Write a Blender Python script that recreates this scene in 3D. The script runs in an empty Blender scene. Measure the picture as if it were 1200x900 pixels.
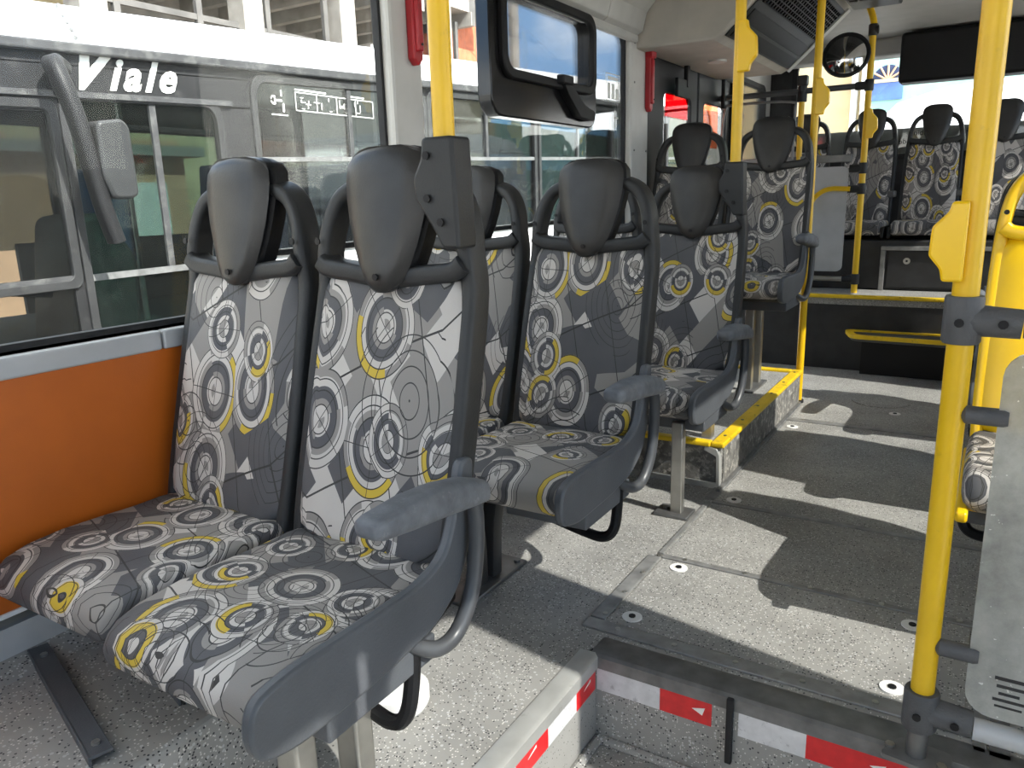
import bpy, math, random
from mathutils import Vector, Matrix
random.seed(7)
S = bpy.context.scene
C = S.collection
V = Vector
# ------------------------------------------------------------------ camera
cd = bpy.data.cameras.new('camera'); cam = bpy.data.objects.new('camera', cd); C.objects.link(cam)
cd.sensor_width = 36.0; cd.lens = 36.0 * 901.4 / 1200; cd.clip_start = 0.02; cd.clip_end = 300
rt = V((.85131398, .52385657, -.02896208)); dn = V((.09853506, -.21386008, -.97188204)); fw = V((-.51532063, .82452299, -.23368031))
m = Matrix.Identity(4)
for i in range(3):
    m[i][0] = rt[i]; m[i][1] = -dn[i]; m[i][2] = -fw[i]
m[2][3] = 1.08
cam.matrix_world = m
S.camera = cam
# ------------------------------------------------------------------ light
S.view_settings.view_transform = 'Standard'; S.view_settings.look = 'None'; S.view_settings.gamma = 1.0
S.view_settings.exposure = 1.36
w = bpy.data.worlds.new('sky'); S.world = w; w.use_nodes = True
nt = w.node_tree; nt.nodes.clear()
o_ = nt.nodes.new('ShaderNodeOutputWorld'); bg = nt.nodes.new('ShaderNodeBackground')
tc = nt.nodes.new('ShaderNodeTexCoord'); nz = nt.nodes.new('ShaderNodeTexNoise'); nz.inputs['Scale'].default_value = 2.2; nz.inputs['Detail'].default_value = 7
cr = nt.nodes.new('ShaderNodeValToRGB'); cr.color_ramp.elements[0].position = .42; cr.color_ramp.elements[1].position = .58
cr.color_ramp.elements[0].color = (.15, .27, .46, 1); cr.color_ramp.elements[1].color = (1, .95, .88, 1)
mp = nt.nodes.new('ShaderNodeMapping'); mp.inputs['Location'].default_value = (1.7, .3, .9); nt.links.new(tc.outputs['Generated'], mp.inputs['Vector']); nt.links.new(mp.outputs[0], nz.inputs['Vector']); nt.links.new(nz.outputs['Fac'], cr.inputs['Fac'])
nt.links.new(cr.outputs['Color'], bg.inputs['Color']); bg.inputs['Strength'].default_value = 2.3
nt.links.new(bg.outputs['Background'], o_.inputs['Surface'])
sl = bpy.data.lights.new('sun_offscreen', 'SUN'); sl.energy = 7.0; sl.angle = math.radians(.6); sl.color = (1, .96, .9)
sun = bpy.data.objects.new('sun_offscreen', sl); C.objects.link(sun)
SD = V((-1, .18, -.93)).normalized()
sun.rotation_euler = SD.to_track_quat('-Z', 'Y').to_euler(); sun.location = -SD * 120

# ------------------------------------------------------------------ materials
MATS = {}
class NT:
    def __init__(s, name):
        s.m = bpy.data.materials.new(name); s.m.use_nodes = True; s.t = s.m.node_tree; s.t.nodes.clear()
        s.o = s.t.nodes.new('ShaderNodeOutputMaterial'); MATS[name] = s.m
    def n(s, typ, ins=None, **kw):
        x = s.t.nodes.new(typ)
        for k, v in kw.items(): setattr(x, k, v)
        for k, v in (ins or {}).items():
            if isinstance(v, bpy.types.NodeSocket): s.t.links.new(v, x.inputs[k])
            else: x.inputs[k].default_value = v
        return x
    def math(s, op, a, b=0., c=0.): return s.n('ShaderNodeMath', {0: a, 1: b, 2: c}, operation=op).outputs[0]
    def mix(s, f, a, b):
        x = s.n('ShaderNodeMix', data_type='RGBA')
        for i, v in ((0, f), (6, a), (7, b)):
            if isinstance(v, bpy.types.NodeSocket): s.t.links.new(v, x.inputs[i])
            else: x.inputs[i].default_value = v
        return x.outputs[2]
    def ramp(s, f, stops, const=False):
        x = s.n('ShaderNodeValToRGB', {0: f}); r = x.color_ramp
        if const: r.interpolation = 'CONSTANT'
        while len(r.elements) < len(stops): r.elements.new(.5)
        for e, (p, c) in zip(r.elements, stops): e.position = p; e.color = c if len(c) == 4 else (*c, 1)
        return x.outputs[0]
    def out(s, sock): s.t.links.new(sock, s.o.inputs['Surface']); return s.m
def g(v): return (v, v, v, 1)
def plain(name, col, rough=.5, metal=0., var=.12, scale=9., bump=0., bscale=220., dirt=None, spec=.5):
    t = NT(name); tc = t.n('ShaderNodeTexCoord').outputs['Object']
    nz = t.n('ShaderNodeTexNoise', {'Vector': tc, 'Scale': scale, 'Detail': 5.}).outputs['Fac']
    f = t.ramp(nz, [(.3, g(0)), (.7, g(1))])
    c0 = tuple(max(0, x * (1 - var)) for x in col) + (1,); c1 = tuple(min(1, x * (1 + var)) for x in col) + (1,)
    c = t.mix(f, c0, c1)
    if dirt:
        n2 = t.n('ShaderNodeTexNoise', {'Vector': tc, 'Scale': dirt[1], 'Detail': 8., 'Roughness': .7}).outputs['Fac']
        c = t.mix(t.math('MULTIPLY', t.ramp(n2, [(dirt[2], g(0)), (dirt[2] + .12, g(1))]), dirt[3]), c, (*dirt[0], 1))
    b = t.n('ShaderNodeBsdfPrincipled', {'Base Color': c, 'Roughness': rough, 'Metallic': metal, 'Specular IOR Level': spec})
    if bump:
        n3 = t.n('ShaderNodeTexNoise', {'Vector': tc, 'Scale': bscale, 'Detail': 2.}).outputs['Fac']
        bn = t.n('ShaderNodeBump', {'Height': n3, 'Strength': bump, 'Distance': .002}); t.t.links.new(bn.outputs[0], b.inputs['Normal'])
    return t.out(b.outputs[0])
plain('frame_grey', (.028, .029, .030), .46, bump=.25, spec=.28)
plain('clamp_grey', (.085, .086, .09), .5, bump=.4, spec=.35)
plain('frame_dark', (.008, .008, .009), .5, bump=.2, spec=.25)
plain('headrest', (.030, .029, .028), .38, spec=.32, bump=.15, var=.2, scale=14)
plain('panel_grey', (.078, .084, .093), .5, bump=.3)
plain('arm_grey', (.12, .129, .143), .62, bump=.4, var=.25, scale=30, dirt=((.28, .29, .3), 45, .58, .5))
plain('tube_grey', (.055, .058, .063), .38)
plain('steel', (.42, .41, .38), .35, .85, var=.2)
plain('steel_dull', (.2, .2, .2), .45, .7, var=.25)
plain('black', (.008, .008, .009), .55, spec=.3)
plain('black_gloss', (.008, .008, .009), .18)
plain('rubber', (.012, .012, .013), .75)
plain('yellow', (.75, .46, .008), .38, var=.08, dirt=((.45, .27, .02), 25, .62, .5))
plain('yellow_plastic', (.86, .53, .004), .32, var=.04)
plain('yellow_edge', (.78, .52, .01), .45, var=.15, dirt=((.16, .11, .02), 30, .56, .8))
plain('orange', (.50, .115, .008), .42, var=.06, bump=.1)
plain('wall_white', (.50, .49, .46), .5, var=.06)
plain('sill_grey', (.44, .45, .46), .45, .1, var=.08)
plain('ceiling_beige', (.42, .39, .34), .6, var=.08)
plain('ceiling', (.40, .39, .37), .6, var=.06)
plain('red_plastic', (.36, .012, .018), .38)
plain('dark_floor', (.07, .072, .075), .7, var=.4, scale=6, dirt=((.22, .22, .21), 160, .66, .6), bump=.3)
plain('riser', (.15, .145, .135), .62, var=.45, scale=18, bump=.9, bscale=130, dirt=((.55, .52, .46), 34, .52, .7))
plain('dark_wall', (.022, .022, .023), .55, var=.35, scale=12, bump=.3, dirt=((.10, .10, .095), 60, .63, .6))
plain('alu', (.5, .5, .48), .4, .5, var=.15, dirt=((.2, .19, .17), 20, .6, .5))
plain('alu_dark', (.16, .16, .16), .45, .4, var=.3, scale=20)
plain('alu_mid', (.27, .27, .265), .45, .4, var=.25, scale=20, dirt=((.12, .12, .11), 24, .58, .5))
plain('tape_red', (.62, .016, .02), .35, var=.12, scale=40)
plain('tape_white', (.62, .62, .63), .4, var=.1, scale=40, dirt=((.22, .22, .23), 38, .58, .8))
plain('white_paint', (.80, .81, .82), .35, var=.03)
plain('viale_dark', (.016, .016, .017), .5, var=.25, scale=3, dirt=((.05, .05, .05), 7, .55, .55), spec=.2)
plain('viale_trim', (.045, .045, .047), .5, var=.2, dirt=((.11, .11, .105), 12, .5, .6), spec=.25)
plain('viale_frame', (.024, .024, .025), .5, var=.25, scale=6, dirt=((.07, .07, .068), 14, .55, .5), spec=.25)
plain('viale_inside', (.05, .052, .055), .7)
plain('blue_fabric', (.03, .05, .12), .8, var=.3, scale=20)
plain('letter_white', (.80, .80, .76), .5, var=.03)
plain('concrete', (.30, .28, .25), .85, var=.25, scale=2, bump=.4, bscale=20)
plain('bar_dark', (.10, .095, .09), .85, var=.3, scale=2)  # darker copy of the concrete colour, for mullions and transom
plain('beige_wall', (.62, .50, .30), .85, var=.15, scale=1.5, dirt=((.42, .33, .2), 4, .6, .6))
plain('pink_wall', (.62, .36, .22), .85, var=.12, scale=1.5)
plain('brick_wall', (.45, .13, .06), .85, var=.25, scale=6)
plain('teal_wall', (.30, .52, .45), .8, var=.12, scale=2)
plain('rubble', (.42, .38, .31), .9, var=.45, scale=3, bump=.6, bscale=9)
plain('asphalt', (.36, .35, .33), .9, var=.2, scale=2)
plain('blue_glass', (.06, .16, .5), .2)
plain('orange_paint', (.75, .15, .03), .5)
plain('paper', (.75, .74, .72), .7, var=.03, dirt=((.5, .49, .47), 18, .6, .4))
plain('grey_print', (.33, .34, .34), .6)
plain('black_print', (.02, .02, .022), .6)

def mk_floor(name, col, lum=.62):
    t = NT(name); tc = t.n('ShaderNodeTexCoord').outputs['Object']
    nz = t.n('ShaderNodeTexNoise', {'Vector': tc, 'Scale': 5., 'Detail': 6.}).outputs['Fac']
    c = t.mix(t.ramp(nz, [(.3, g(0)), (.72, g(1))]), tuple(x * .82 for x in col) + (1,), tuple(x * 1.15 for x in col) + (1,))
    for sc, thr, cc in ((210., .80, (lum, lum * .97, lum * .92, 1)), (170., .83, (.035, .035, .04, 1)), (120., .9, (lum * .75,) * 3 + (1,))):
        v = t.n('ShaderNodeTexVoronoi', {'Vector': tc, 'Scale': sc}, feature='F1')
        r = t.n('ShaderNodeSeparateColor', {0: v.outputs['Color']}).outputs[0]
        k = t.math('MULTIPLY', t.math('GREATER_THAN', r, thr), t.math('LESS_THAN', v.outputs['Distance'], .38))
        c = t.mix(k, c, cc)
    n3 = t.n('ShaderNodeTexNoise', {'Vector': tc, 'Scale': 260., 'Detail': 1.}).outputs['Fac']
    bn = t.n('ShaderNodeBump', {'Height': n3, 'Strength': .2, 'Distance': .001})
    return t.out(t.n('ShaderNodeBsdfPrincipled', {'Base Color': c, 'Roughness': .55, 'Normal': bn.outputs[0]}).outputs[0])
mk_floor('floor', (.29, .285, .27))

def mk_fabric(name, k=1.0, yel=(.56, .40, .035)):
    t = NT(name); tc = t.n('ShaderNodeTexCoord').outputs['Object']
    s = t.n('ShaderNodeSeparateXYZ', {0: tc})
    rnd = t.n('ShaderNodeObjectInfo').outputs['Random']
    u = t.math('ADD', s.outputs[0], t.math('MULTIPLY', rnd, 7.3))
    v = t.math('ADD', t.math('SUBTRACT', s.outputs[2], s.outputs[1]), t.math('MULTIPLY', rnd, 3.1))
    p = t.n('ShaderNodeCombineXYZ', {0: u, 1: v}).outputs[0]
    wob = t.n('ShaderNodeTexNoise', {'Vector': p, 'Scale': 7., 'Detail': 0.}, noise_dimensions='2D').outputs['Color']
    p = t.n('ShaderNodeVectorMath', {0: p, 1: t.n('ShaderNodeVectorMath', {0: wob, 'Scale': .012}, operation='SCALE').outputs[0]}, operation='ADD').outputs[0]
    L, M, D, K = g(.50 * k), g(.235 * k), g(.072 * k), g(.022 * k)
    def tint(c): return (c[0] * 1.05, c[1] * .985, c[2] * .92, 1)
    L, M, D = tint(L), tint(M), (D[0], D[1] * 1.02, D[2] * 1.12, 1)
    # angular patches behind the circles: slanted blocks of three tones
    ca, sa = math.cos(.75), math.sin(.75)
    ur = t.math('ADD', t.math('MULTIPLY', u, ca * 11.), t.math('MULTIPLY', v, sa * 11.)); vr = t.math('SUBTRACT', t.math('MULTIPLY', v, ca * 15.), t.math('MULTIPLY', u, sa * 15.))
    fv = t.math('FLOOR', vr); ur = t.math('ADD', ur, t.math('MULTIPLY', fv, .37)); fu = t.math('FLOOR', ur)
    wn = t.n('ShaderNodeTexWhiteNoise', {0: t.n('ShaderNodeCombineXYZ', {0: fu, 1: fv}).outputs[0]}, noise_dimensions='2D').outputs['Value']
    c = t.ramp(wn, [(0, D), (.46, M), (.72, L)], True)
    vb = t.n('ShaderNodeTexVoronoi', {'Vector': p, 'Scale': 7., 'Randomness': 1.}, voronoi_dimensions='2D')
    rb = t.n('ShaderNodeSeparateColor', {0: vb.outputs['Color']}).outputs[0]
    c = t.mix(t.math('GREATER_THAN', rb, .74), c, D); c = t.mix(t.math('LESS_THAN', rb, .12), c, M)
    for an, fr in ((.35, 9.), (1.9, 7.)):
        q_ = t.math('ADD', t.math('MULTIPLY', u, math.cos(an) * fr), t.math('MULTIPLY', v, math.sin(an) * fr))
        c = t.mix(t.math('LESS_THAN', t.math('FRACT', q_), .022), c, K)
    def layer(c, sc, R, off, rings, arc, prob, rand):
        q = t.n('ShaderNodeVectorMath', {0: p, 1: off}, operation='ADD').outputs[0]
        vo = t.n('ShaderNodeTexVoronoi', {'Vector': q, 'Scale': sc, 'Randomness': rand}, voronoi_dimensions='2D', feature='F1')
        d = vo.outputs['Distance']; sp = t.n('ShaderNodeSeparateColor', {0: vo.outputs['Color']})
        dv = t.n('ShaderNodeVectorMath', {0: t.n('ShaderNodeVectorMath', {0: q, 'Scale': sc}, operation='SCALE').outputs[0], 1: t.n('ShaderNodeVectorMath', {0: vo.outputs['Position'], 'Scale': 1.}, operation='SCALE').outputs[0]}, operation='SUBTRACT').outputs[0]
        dq = t.n('ShaderNodeVectorMath', {0: q, 1: vo.outputs['Position']}, operation='SUBTRACT').outputs[0]
        sx = t.n('ShaderNodeSeparateXYZ', {0: dq})
        ang = t.math('ADD', t.math('ARCTAN2', sx.outputs[1], sx.outputs[0]), t.math('MULTIPLY', sp.outputs[1], 6.28))
        cs = t.math('COSINE', ang)
        dr = t.math('DIVIDE', d, R)
        rc = t.ramp(dr, rings, True)
        # alternate tones in a half of some discs
        rc2 = t.ramp(t.math('SUBTRACT', 1.02, dr), rings, True)
        rc = t.mix(t.math('LESS_THAN', cs, -.45), rc, rc2)
        ya = t.math('MULTIPLY', t.math('MULTIPLY', t.math('GREATER_THAN', dr, arc[0]), t.math('LESS_THAN', dr, arc[1])), t.math('GREATER_THAN', cs, arc[2]))
        ya = t.math('MULTIPLY', ya, t.math('LESS_THAN', sp.outputs[2], arc[3]))
        rc = t.mix(ya, rc, (*yel, 1))
        ln = None
        for rr in (.3, .58, .8, .985):
            e = t.math('LESS_THAN', t.math('ABSOLUTE', t.math('SUBTRACT', dr, rr)), .013)
            ln = e if ln is None else t.math('MAXIMUM', ln, e)
        ray = t.math('LESS_THAN', t.math('ABSOLUTE', t.math('SINE', t.math('MULTIPLY', ang, 1.))), t.math('DIVIDE', .010, t.math('MAXIMUM', dr, .02)))
        ray2 = t.math('LESS_THAN', t.math('ABSOLUTE', cs), t.math('DIVIDE', .010, t.math('MAXIMUM', dr, .02)))
        ln = t.math('MAXIMUM', ln, t.math('MAXIMUM', ray, ray2))
        rc = t.mix(ln, rc, K)
        ins = t.math('MULTIPLY', t.math('LESS_THAN', dr, 1.), t.math('LESS_THAN', sp.outputs[0], prob))
        return t.mix(ins, c, rc)
    c = layer(c, 6.6, .47, (3.3, 1.7, 0), [(0, L), (.30, M), (.42, D), (.66, L), (.84, M)], (.80, 1., .55, .55), .72, .55)
    c = layer(c, 8.2, .40, (.4, 5.2, 0), [(0, M), (.28, L), (.46, D), (.74, L)], (.60, .84, .25, .75), .46, .6)
    for sc, off in ((5.2, (7.7, 2.9, 0)), (7.4, (1.1, 8.3, 0))):
        q2 = t.n('ShaderNodeVectorMath', {0: p, 1: off}, operation='ADD').outputs[0]
        v2 = t.n('ShaderNodeTexVoronoi', {'Vector': q2, 'Scale': sc, 'Randomness': .8}, voronoi_dimensions='2D', feature='F1')
        fr = t.math('FRACT', t.math('MULTIPLY', v2.outputs['Distance'], 8.5)); c = t.mix(t.math('MULTIPLY', t.math('LESS_THAN', fr, .085), t.math('GREATER_THAN', t.n('ShaderNodeSeparateColor', {0: v2.outputs['Color']}).outputs[0], .62)), c, K)
    # wear: worn and grimy zones
    nz = t.n('ShaderNodeTexNoise', {'Vector': tc, 'Scale': 6., 'Detail': 5.}).outputs['Fac']
    c = t.mix(t.math('MULTIPLY', t.ramp(nz, [(.35, g(0)), (.7, g(1))]), .16), c, (.24 * k, .225 * k, .21 * k, 1))
    wv = t.n('ShaderNodeTexNoise', {'Vector': tc, 'Scale': 700., 'Detail': 1.}).outputs['Fac']
    w2 = t.n('ShaderNodeTexNoise', {'Vector': tc, 'Scale': 14., 'Detail': 2.}).outputs['Fac']
    bn = t.n('ShaderNodeBump', {'Height': t.math('ADD', wv, t.math('MULTIPLY', w2, 2.)), 'Strength': .22, 'Distance': .004})
    return t.out(t.n('ShaderNodeBsdfPrincipled', {'Base Color': c, 'Roughness': .62, 'Specular IOR Level': .35, 'Normal': bn.outputs[0]}).outputs[0])
mk_fabric('fabric')

def mk_glass(name, tint, refl, dust, dustcol=(.75, .75, .72)):
    t = NT(name); tc = t.n('ShaderNodeTexCoord').outputs['Object']
    tr = t.n('ShaderNodeBsdfTransparent', {'Color': (*tint, 1)}).outputs[0]
    gl = t.n('ShaderNodeBsdfGlossy', {'Color': g(1), 'Roughness': .02}).outputs[0]
    fr = t.n('ShaderNodeFresnel', {'IOR': 1.45}).outputs[0]
    a = t.n('ShaderNodeMixShader', {0: t.math('MULTIPLY', fr, refl), 1: tr, 2: gl}).outputs[0]
    if dust:
        nz = t.n('ShaderNodeTexNoise', {'Vector': tc, 'Scale': 3.5, 'Detail': 9., 'Roughness': .72}).outputs['Fac']
        sp = t.n('ShaderNodeTexNoise', {'Vector': tc, 'Scale': 90., 'Detail': 2.}).outputs['Fac']
        f = t.math('ADD', t.math('MULTIPLY', t.ramp(nz, [(.3, g(.25)), (.75, g(1))]), dust), t.math('MULTIPLY', t.math('GREATER_THAN', sp, .73), dust * 1.2))
        df = t.n('ShaderNodeBsdfDiffuse', {'Color': (*dustcol, 1)}).outputs[0]
        tl = t.n('ShaderNodeBsdfTranslucent', {'Color': (*dustcol, 1)}).outputs[0]
        dd = t.n('ShaderNodeMixShader', {0: .5, 1: df, 2: tl}).outputs[0]
        a = t.n('ShaderNodeMixShader', {0: f, 1: a, 2: dd}).outputs[0]
    return t.out(a)
mk_glass('film_red', (.85, .03, .05), .3, .12, (.6, .02, .03)); mk_glass('view_tint_orange', (.9, .45, .28), .3, .12, (.6, .3, .2))
mk_glass('glass_clear', (.97, .98, .97), .9, 0)
mk_glass('glass_dirty', (.95, .97, .96), .12, .013)
mk_glass('glass_viale', (.42, .46, .46), .2, .010)
mk_glass('glass_green', (.46, .56, .53), .2, .010)
mk_glass('glass_panel', (.55, .57, .56), .9, .82, (.86, .87, .84))
t = NT('mirror'); t.out(t.n('ShaderNodeBsdfPrincipled', {'Base Color': g(.75), 'Metallic': 1., 'Roughness': .05}).outputs[0])

# ------------------------------------------------------------------ mesh helpers
class MB:
    def __init__(s): s.v = []; s.f = []
    def add(s, vs, fs):
        b = len(s.v); s.v += [tuple(x) for x in vs]; s.f += [tuple(i + b for i in f) for f in fs]; return s
    def box(s, x0, x1, y0, y1, z0, z1):
        vs = [(x, y, z) for x in (x0, x1) for y in (y0, y1) for z in (z0, z1)]
        return s.add(vs, [(0, 1, 3, 2), (4, 6, 7, 5), (0, 4, 5, 1), (2, 3, 7, 6), (0, 2, 6, 4), (1, 5, 7, 3)])
    def cbox(s, c, d): return s.box(c[0] - d[0] / 2, c[0] + d[0] / 2, c[1] - d[1] / 2, c[1] + d[1] / 2, c[2] - d[2] / 2, c[2] + d[2] / 2)
    def loft(s, rings, cap=True, closed=False):
        n = len(rings[0]); vs = [p for r in rings for p in r]; fs = []
        R = len(rings)
        for i in range(R if closed else R - 1):
            j = (i + 1) % R
            for k in range(n):
                l = (k + 1) % n; fs.append((i * n + k, i * n + l, j * n + l, j * n + k))
        if cap and not closed: fs += [tuple(range(n))[::-1], tuple((R - 1) * n + k for k in range(n))]
        return s.add(vs, fs)
    def prism(s, poly, axis, a, b):
        def P(q, h): return (h, q[0], q[1]) if axis == 'x' else (q[0], h, q[1]) if axis == 'y' else (q[0], q[1], h)
        return s.loft([[P(q, a) for q in poly], [P(q, b) for q in poly]])
    def sweep(s, path, sec, ref=None, closed=False, scale=None):
        P = [V(p) for p in path]; n = len(P); rings = []; up = None
        for i in range(n):
            a = P[i - 1] if (i or closed) else P[i]; b = P[(i + 1) % n] if (i < n - 1 or closed) else P[i]
            tg = (b - a).normalized()
            if ref: up = V(ref); up = (up - tg * up.dot(tg)).normalized()
            elif up is None:
                up = V((0, 0, 1)) if abs(tg.z) < .9 else V((0, 1, 0)); up = (up - tg * up.dot(tg)).normalized()
            else: up = (up - tg * up.dot(tg)).normalized()
            sd = tg.cross(up); k = scale[i] if scale else 1
            rings.append([P[i] + sd * (q[0] * k) + up * (q[1] * k) for q in sec])
        return s.loft(rings, True, closed)
    def tube(s, path, r, n=12, scale=None, closed=False):
        return s.sweep(path, [(r * math.cos(6.2832 * k / n), r * math.sin(6.2832 * k / n)) for k in range(n)], None, closed, scale)
    def build(s, name, mat, parent=None, smooth=35, bevel=0., label=None, cat=None, group=None, kind=None, loc=None, seg=2):
        me = bpy.data.meshes.new(name); me.from_pydata(s.v, [], s.f); me.materials.append(MATS[mat])
        import bmesh
        bm = bmesh.new(); bm.from_mesh(me); bmesh.ops.recalc_face_normals(bm, faces=bm.faces); bm.to_mesh(me); bm.free()
        if smooth:
            for p in me.polygons: p.use_smooth = True
            me.set_sharp_from_angle(angle=math.radians(smooth))
        o = bpy.data.objects.new(name, me); C.objects.link(o)
        if bevel:
            b = o.modifiers.new('bevel', 'BEVEL'); b.width = bevel; b.segments = seg; b.limit_method = 'ANGLE'; b.angle_limit = math.radians(40)
        if parent: o.parent = parent
        if loc: o.location = loc
        return tag(o, label, cat, group, kind)
def tag(o, label=None, cat=None, group=None, kind=None):
    for k, v in (('label', label), ('category', cat), ('group', group), ('kind', kind)):
        if v: o[k] = v
    return o
def empty(name, loc=(0, 0, 0), label=None, cat=None, group=None, kind=None):
    o = bpy.data.objects.new(name, None); o.empty_display_size = .1; C.objects.link(o); o.location = loc
    return tag(o, label, cat, group, kind)
def copy_tree(o, parent=None):
    c = o.copy(); C.objects.link(c)
    if parent: c.parent = parent
    for ch in list(o.children): copy_tree(ch, c)
    return c
def rrect(w, h, r, n=4):
    out = []
    for cx, cy, a0 in ((w / 2 - r, h / 2 - r, 0), (-w / 2 + r, h / 2 - r, 90), (-w / 2 + r, -h / 2 + r, 180), (w / 2 - r, -h / 2 + r, 270)):
        for k in range(n + 1):
            a = math.radians(a0 + 90 * k / n); out.append((cx + r * math.cos(a), cy + r * math.sin(a)))
    return out
def rpoly(pts, r, n=4):           # round the corners of a polygon
    out = []; N = len(pts)
    for i in range(N):
        p = V((*pts[i], 0)); a = V((*pts[i - 1], 0)) - p; b = V((*pts[(i + 1) % N], 0)) - p
        k = min(r, a.length * .48, b.length * .48); A = p + a.normalized() * k; B = p + b.normalized() * k
        for j in range(n + 1):
            u = j / n; q = A * (1 - u) ** 2 + p * 2 * u * (1 - u) + B * u * u; out.append((q.x, q.y))
    return out
def curve(pts, n=6):              # Catmull-Rom through points
    P = [V(p) for p in pts]; P = [P[0] * 2 - P[1]] + P + [P[-1] * 2 - P[-2]]; out = []
    for i in range(1, len(P) - 2):
        for k in range(n):
            u = k / n; a, b, c, d = P[i - 1:i + 3]
            out.append(.5 * ((2 * b) + (c - a) * u + (2 * a - 5 * b + 4 * c - d) * u * u + (3 * b - a - 3 * c + d) * u ** 3))
    return out + [P[-2]]
def lerp(tab, x):
    for (a, va), (b, vb) in zip(tab, tab[1:]):
        if x <= b: u = max(0, (x - a) / (b - a)); u = u; return va + (vb - va) * u
    return tab[-1][1]
def frame_ring(outer, inner, axis, a, b):      # flat frame from two equal-count loops, extruded along axis
    def P(q, h): return (h, q[0], q[1]) if axis == 'x' else (q[0], h, q[1]) if axis == 'y' else (q[0], q[1], h)
    mb = MB(); mb.loft([[P(q, a) for q in outer], [P(q, b) for q in outer], [P(q, b) for q in inner], [P(q, a) for q in inner]], closed=True); return mb
def rr(x0, x1, y0, y1, r, n=5): return [(p[0] + (x0 + x1) / 2, p[1] + (y0 + y1) / 2) for p in rrect(x1 - x0, y1 - y0, r, n)]
def txt(s, size, mat, parent, mtx, name='lettering', shear=0., ext=.002, off=0., spacing=1.0, align='LEFT'):
    cu = bpy.data.curves.new(name, 'FONT'); cu.body = s; cu.size = size; cu.shear = shear; cu.extrude = ext; cu.offset = off; cu.space_character = spacing; cu.align_x = align; cu.resolution_u = 3
    o = bpy.data.objects.new(name, cu); C.objects.link(o)
    dg = bpy.context.evaluated_depsgraph_get(); me = bpy.data.meshes.new_from_object(o.evaluated_get(dg))
    bpy.data.objects.remove(o); me.name = name; me.materials.clear(); me.materials.append(MATS[mat]); me.transform(mtx)
    q = bpy.data.objects.new(name, me); C.objects.link(q)
    if parent: q.parent = parent
    return q
def axes(xa, ya, loc):             # text matrix: x axis, y axis, origin
    xa = V(xa).normalized(); ya = V(ya).normalized(); za = xa.cross(ya); M_ = Matrix.Identity(4)
    for i in range(3): M_[i][0] = xa[i]; M_[i][1] = ya[i]; M_[i][2] = za[i]; M_[i][3] = loc[i]
    return M_
def disc(mb, c, n, r, h, k=14):
    n = V(n).normalized(); mb.tube([V(c), V(c) + n * h], r, k)

WL, WR = -1.60, .84      # inner faces of the side walls
CZ = 2.10                # ceiling
YF, YB = -1.6, 6.5       # front and back of the modelled saloon
# ================================================================== STRUCTURE
ST = 'structure'
# --- floor
fl = MB().box(-1.64, -.745, YF, 1.525, -.05, 0).box(-1.64, WR + .03, 1.525, 5.0, -.05, 0).box(-.745, WR + .03, YF, -.6, -.05, 0).build('floor', 'floor', smooth=0, kind=ST)
MB().box(-.76, WR + .03, -.62, 1.53, -.27, -.23).build('well_floor', 'floor', fl, smooth=0)
MB().box(-.76, -.722, -.6, 1.53, -.23, -.03).build('well_wall', 'floor', fl, smooth=0)
MB().box(-.73, WR + .03, 1.50, 1.535, -.23, -.03).build('well_wall', 'floor', fl, smooth=0)
MB().box(-.73, WR + .03, -.64, -.60, -.23, -.0).build('well_wall', 'floor', fl, smooth=0)
MB().tube([(-.712, -.6, -.222), (-.712, 1.49, -.222)], .012, 8).build('well_fillet', 'floor', fl)
MB().tube([(-.712, 1.492, -.222), (WR, 1.492, -.222)], .012, 8).build('well_fillet', 'floor', fl)
# edging of the well
MB().prism([(-.765, -.0), (-.765, .004), (-.725, .006), (-.715, 0), (-.715, -.03), (-.724, -.03), (-.724, -.0)], 'y', -.6, 1.505).build('well_edging', 'alu', fl)
MB().prism([(1.497, -.03), (1.497, 0), (1.505, .006), (1.575, .006), (1.585, .001), (1.505, 0), (1.505, -.03)], 'x', -.735, WR).build('well_edging', 'alu_dark', fl)
# tapes on the risers: (wall, start, end, colour)
def tape(y0, y1, mat): MB().box(-.7215, -.7195, y0, y1, -.085, -.016).build('reflective_tape', mat, fl, smooth=0, label=('red' if 'red' in mat else 'silver white') + ' reflective tape')
def tape2(x0, x1, mat): MB().box(x0, x1, 1.4975, 1.4995, -.088, -.022).build('reflective_tape', mat, fl, smooth=0, label=('red' if 'red' in mat else 'silver white') + ' reflective tape')
yy = 1.492
for L_, mt in ((.10, 'tape_red'), (.135, 'tape_white'), (.135, 'tape_red'), (.135, 'tape_white'), (.135, 'tape_red')):
    tape(yy - L_, yy, mt); yy -= L_
for a, b, mt in ((-.718, -.557, 'tape_white'), (-.557, -.435, 'tape_red'), (-.375, -.233, 'tape_white'), (-.233, .0, 'tape_red'), (.0, .15, 'tape_white'), (.15, .3, 'tape_red')):
    tape2(a, b, mt)
for y in (1.43, 1.17):      # printed darts on the tape
    MB().prism([(y, -.055), (y + .035, -.043), (y + .035, -.049)], 'x', -.7195, -.7188).build('tape_mark', 'letter_white', fl, smooth=0)
for x in (-.48, -.11):
    MB().prism([(x, -.055), (x + .03, -.046), (x + .024, -.066)], 'y', 1.4968, 1.4975).build('tape_mark', 'letter_white', fl, smooth=0)
MB().box(-.4, -.385, 1.485, 1.4975, -.16, .004).build('strap', 'rubber', fl, bevel=.003)
MB().box(-.717, -.68, 1.16, 1.22, -.115, -.108).box(-.717, -.712, 1.16, 1.22, -.16, -.108).build('well_bracket', 'alu', fl, bevel=.002)
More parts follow.
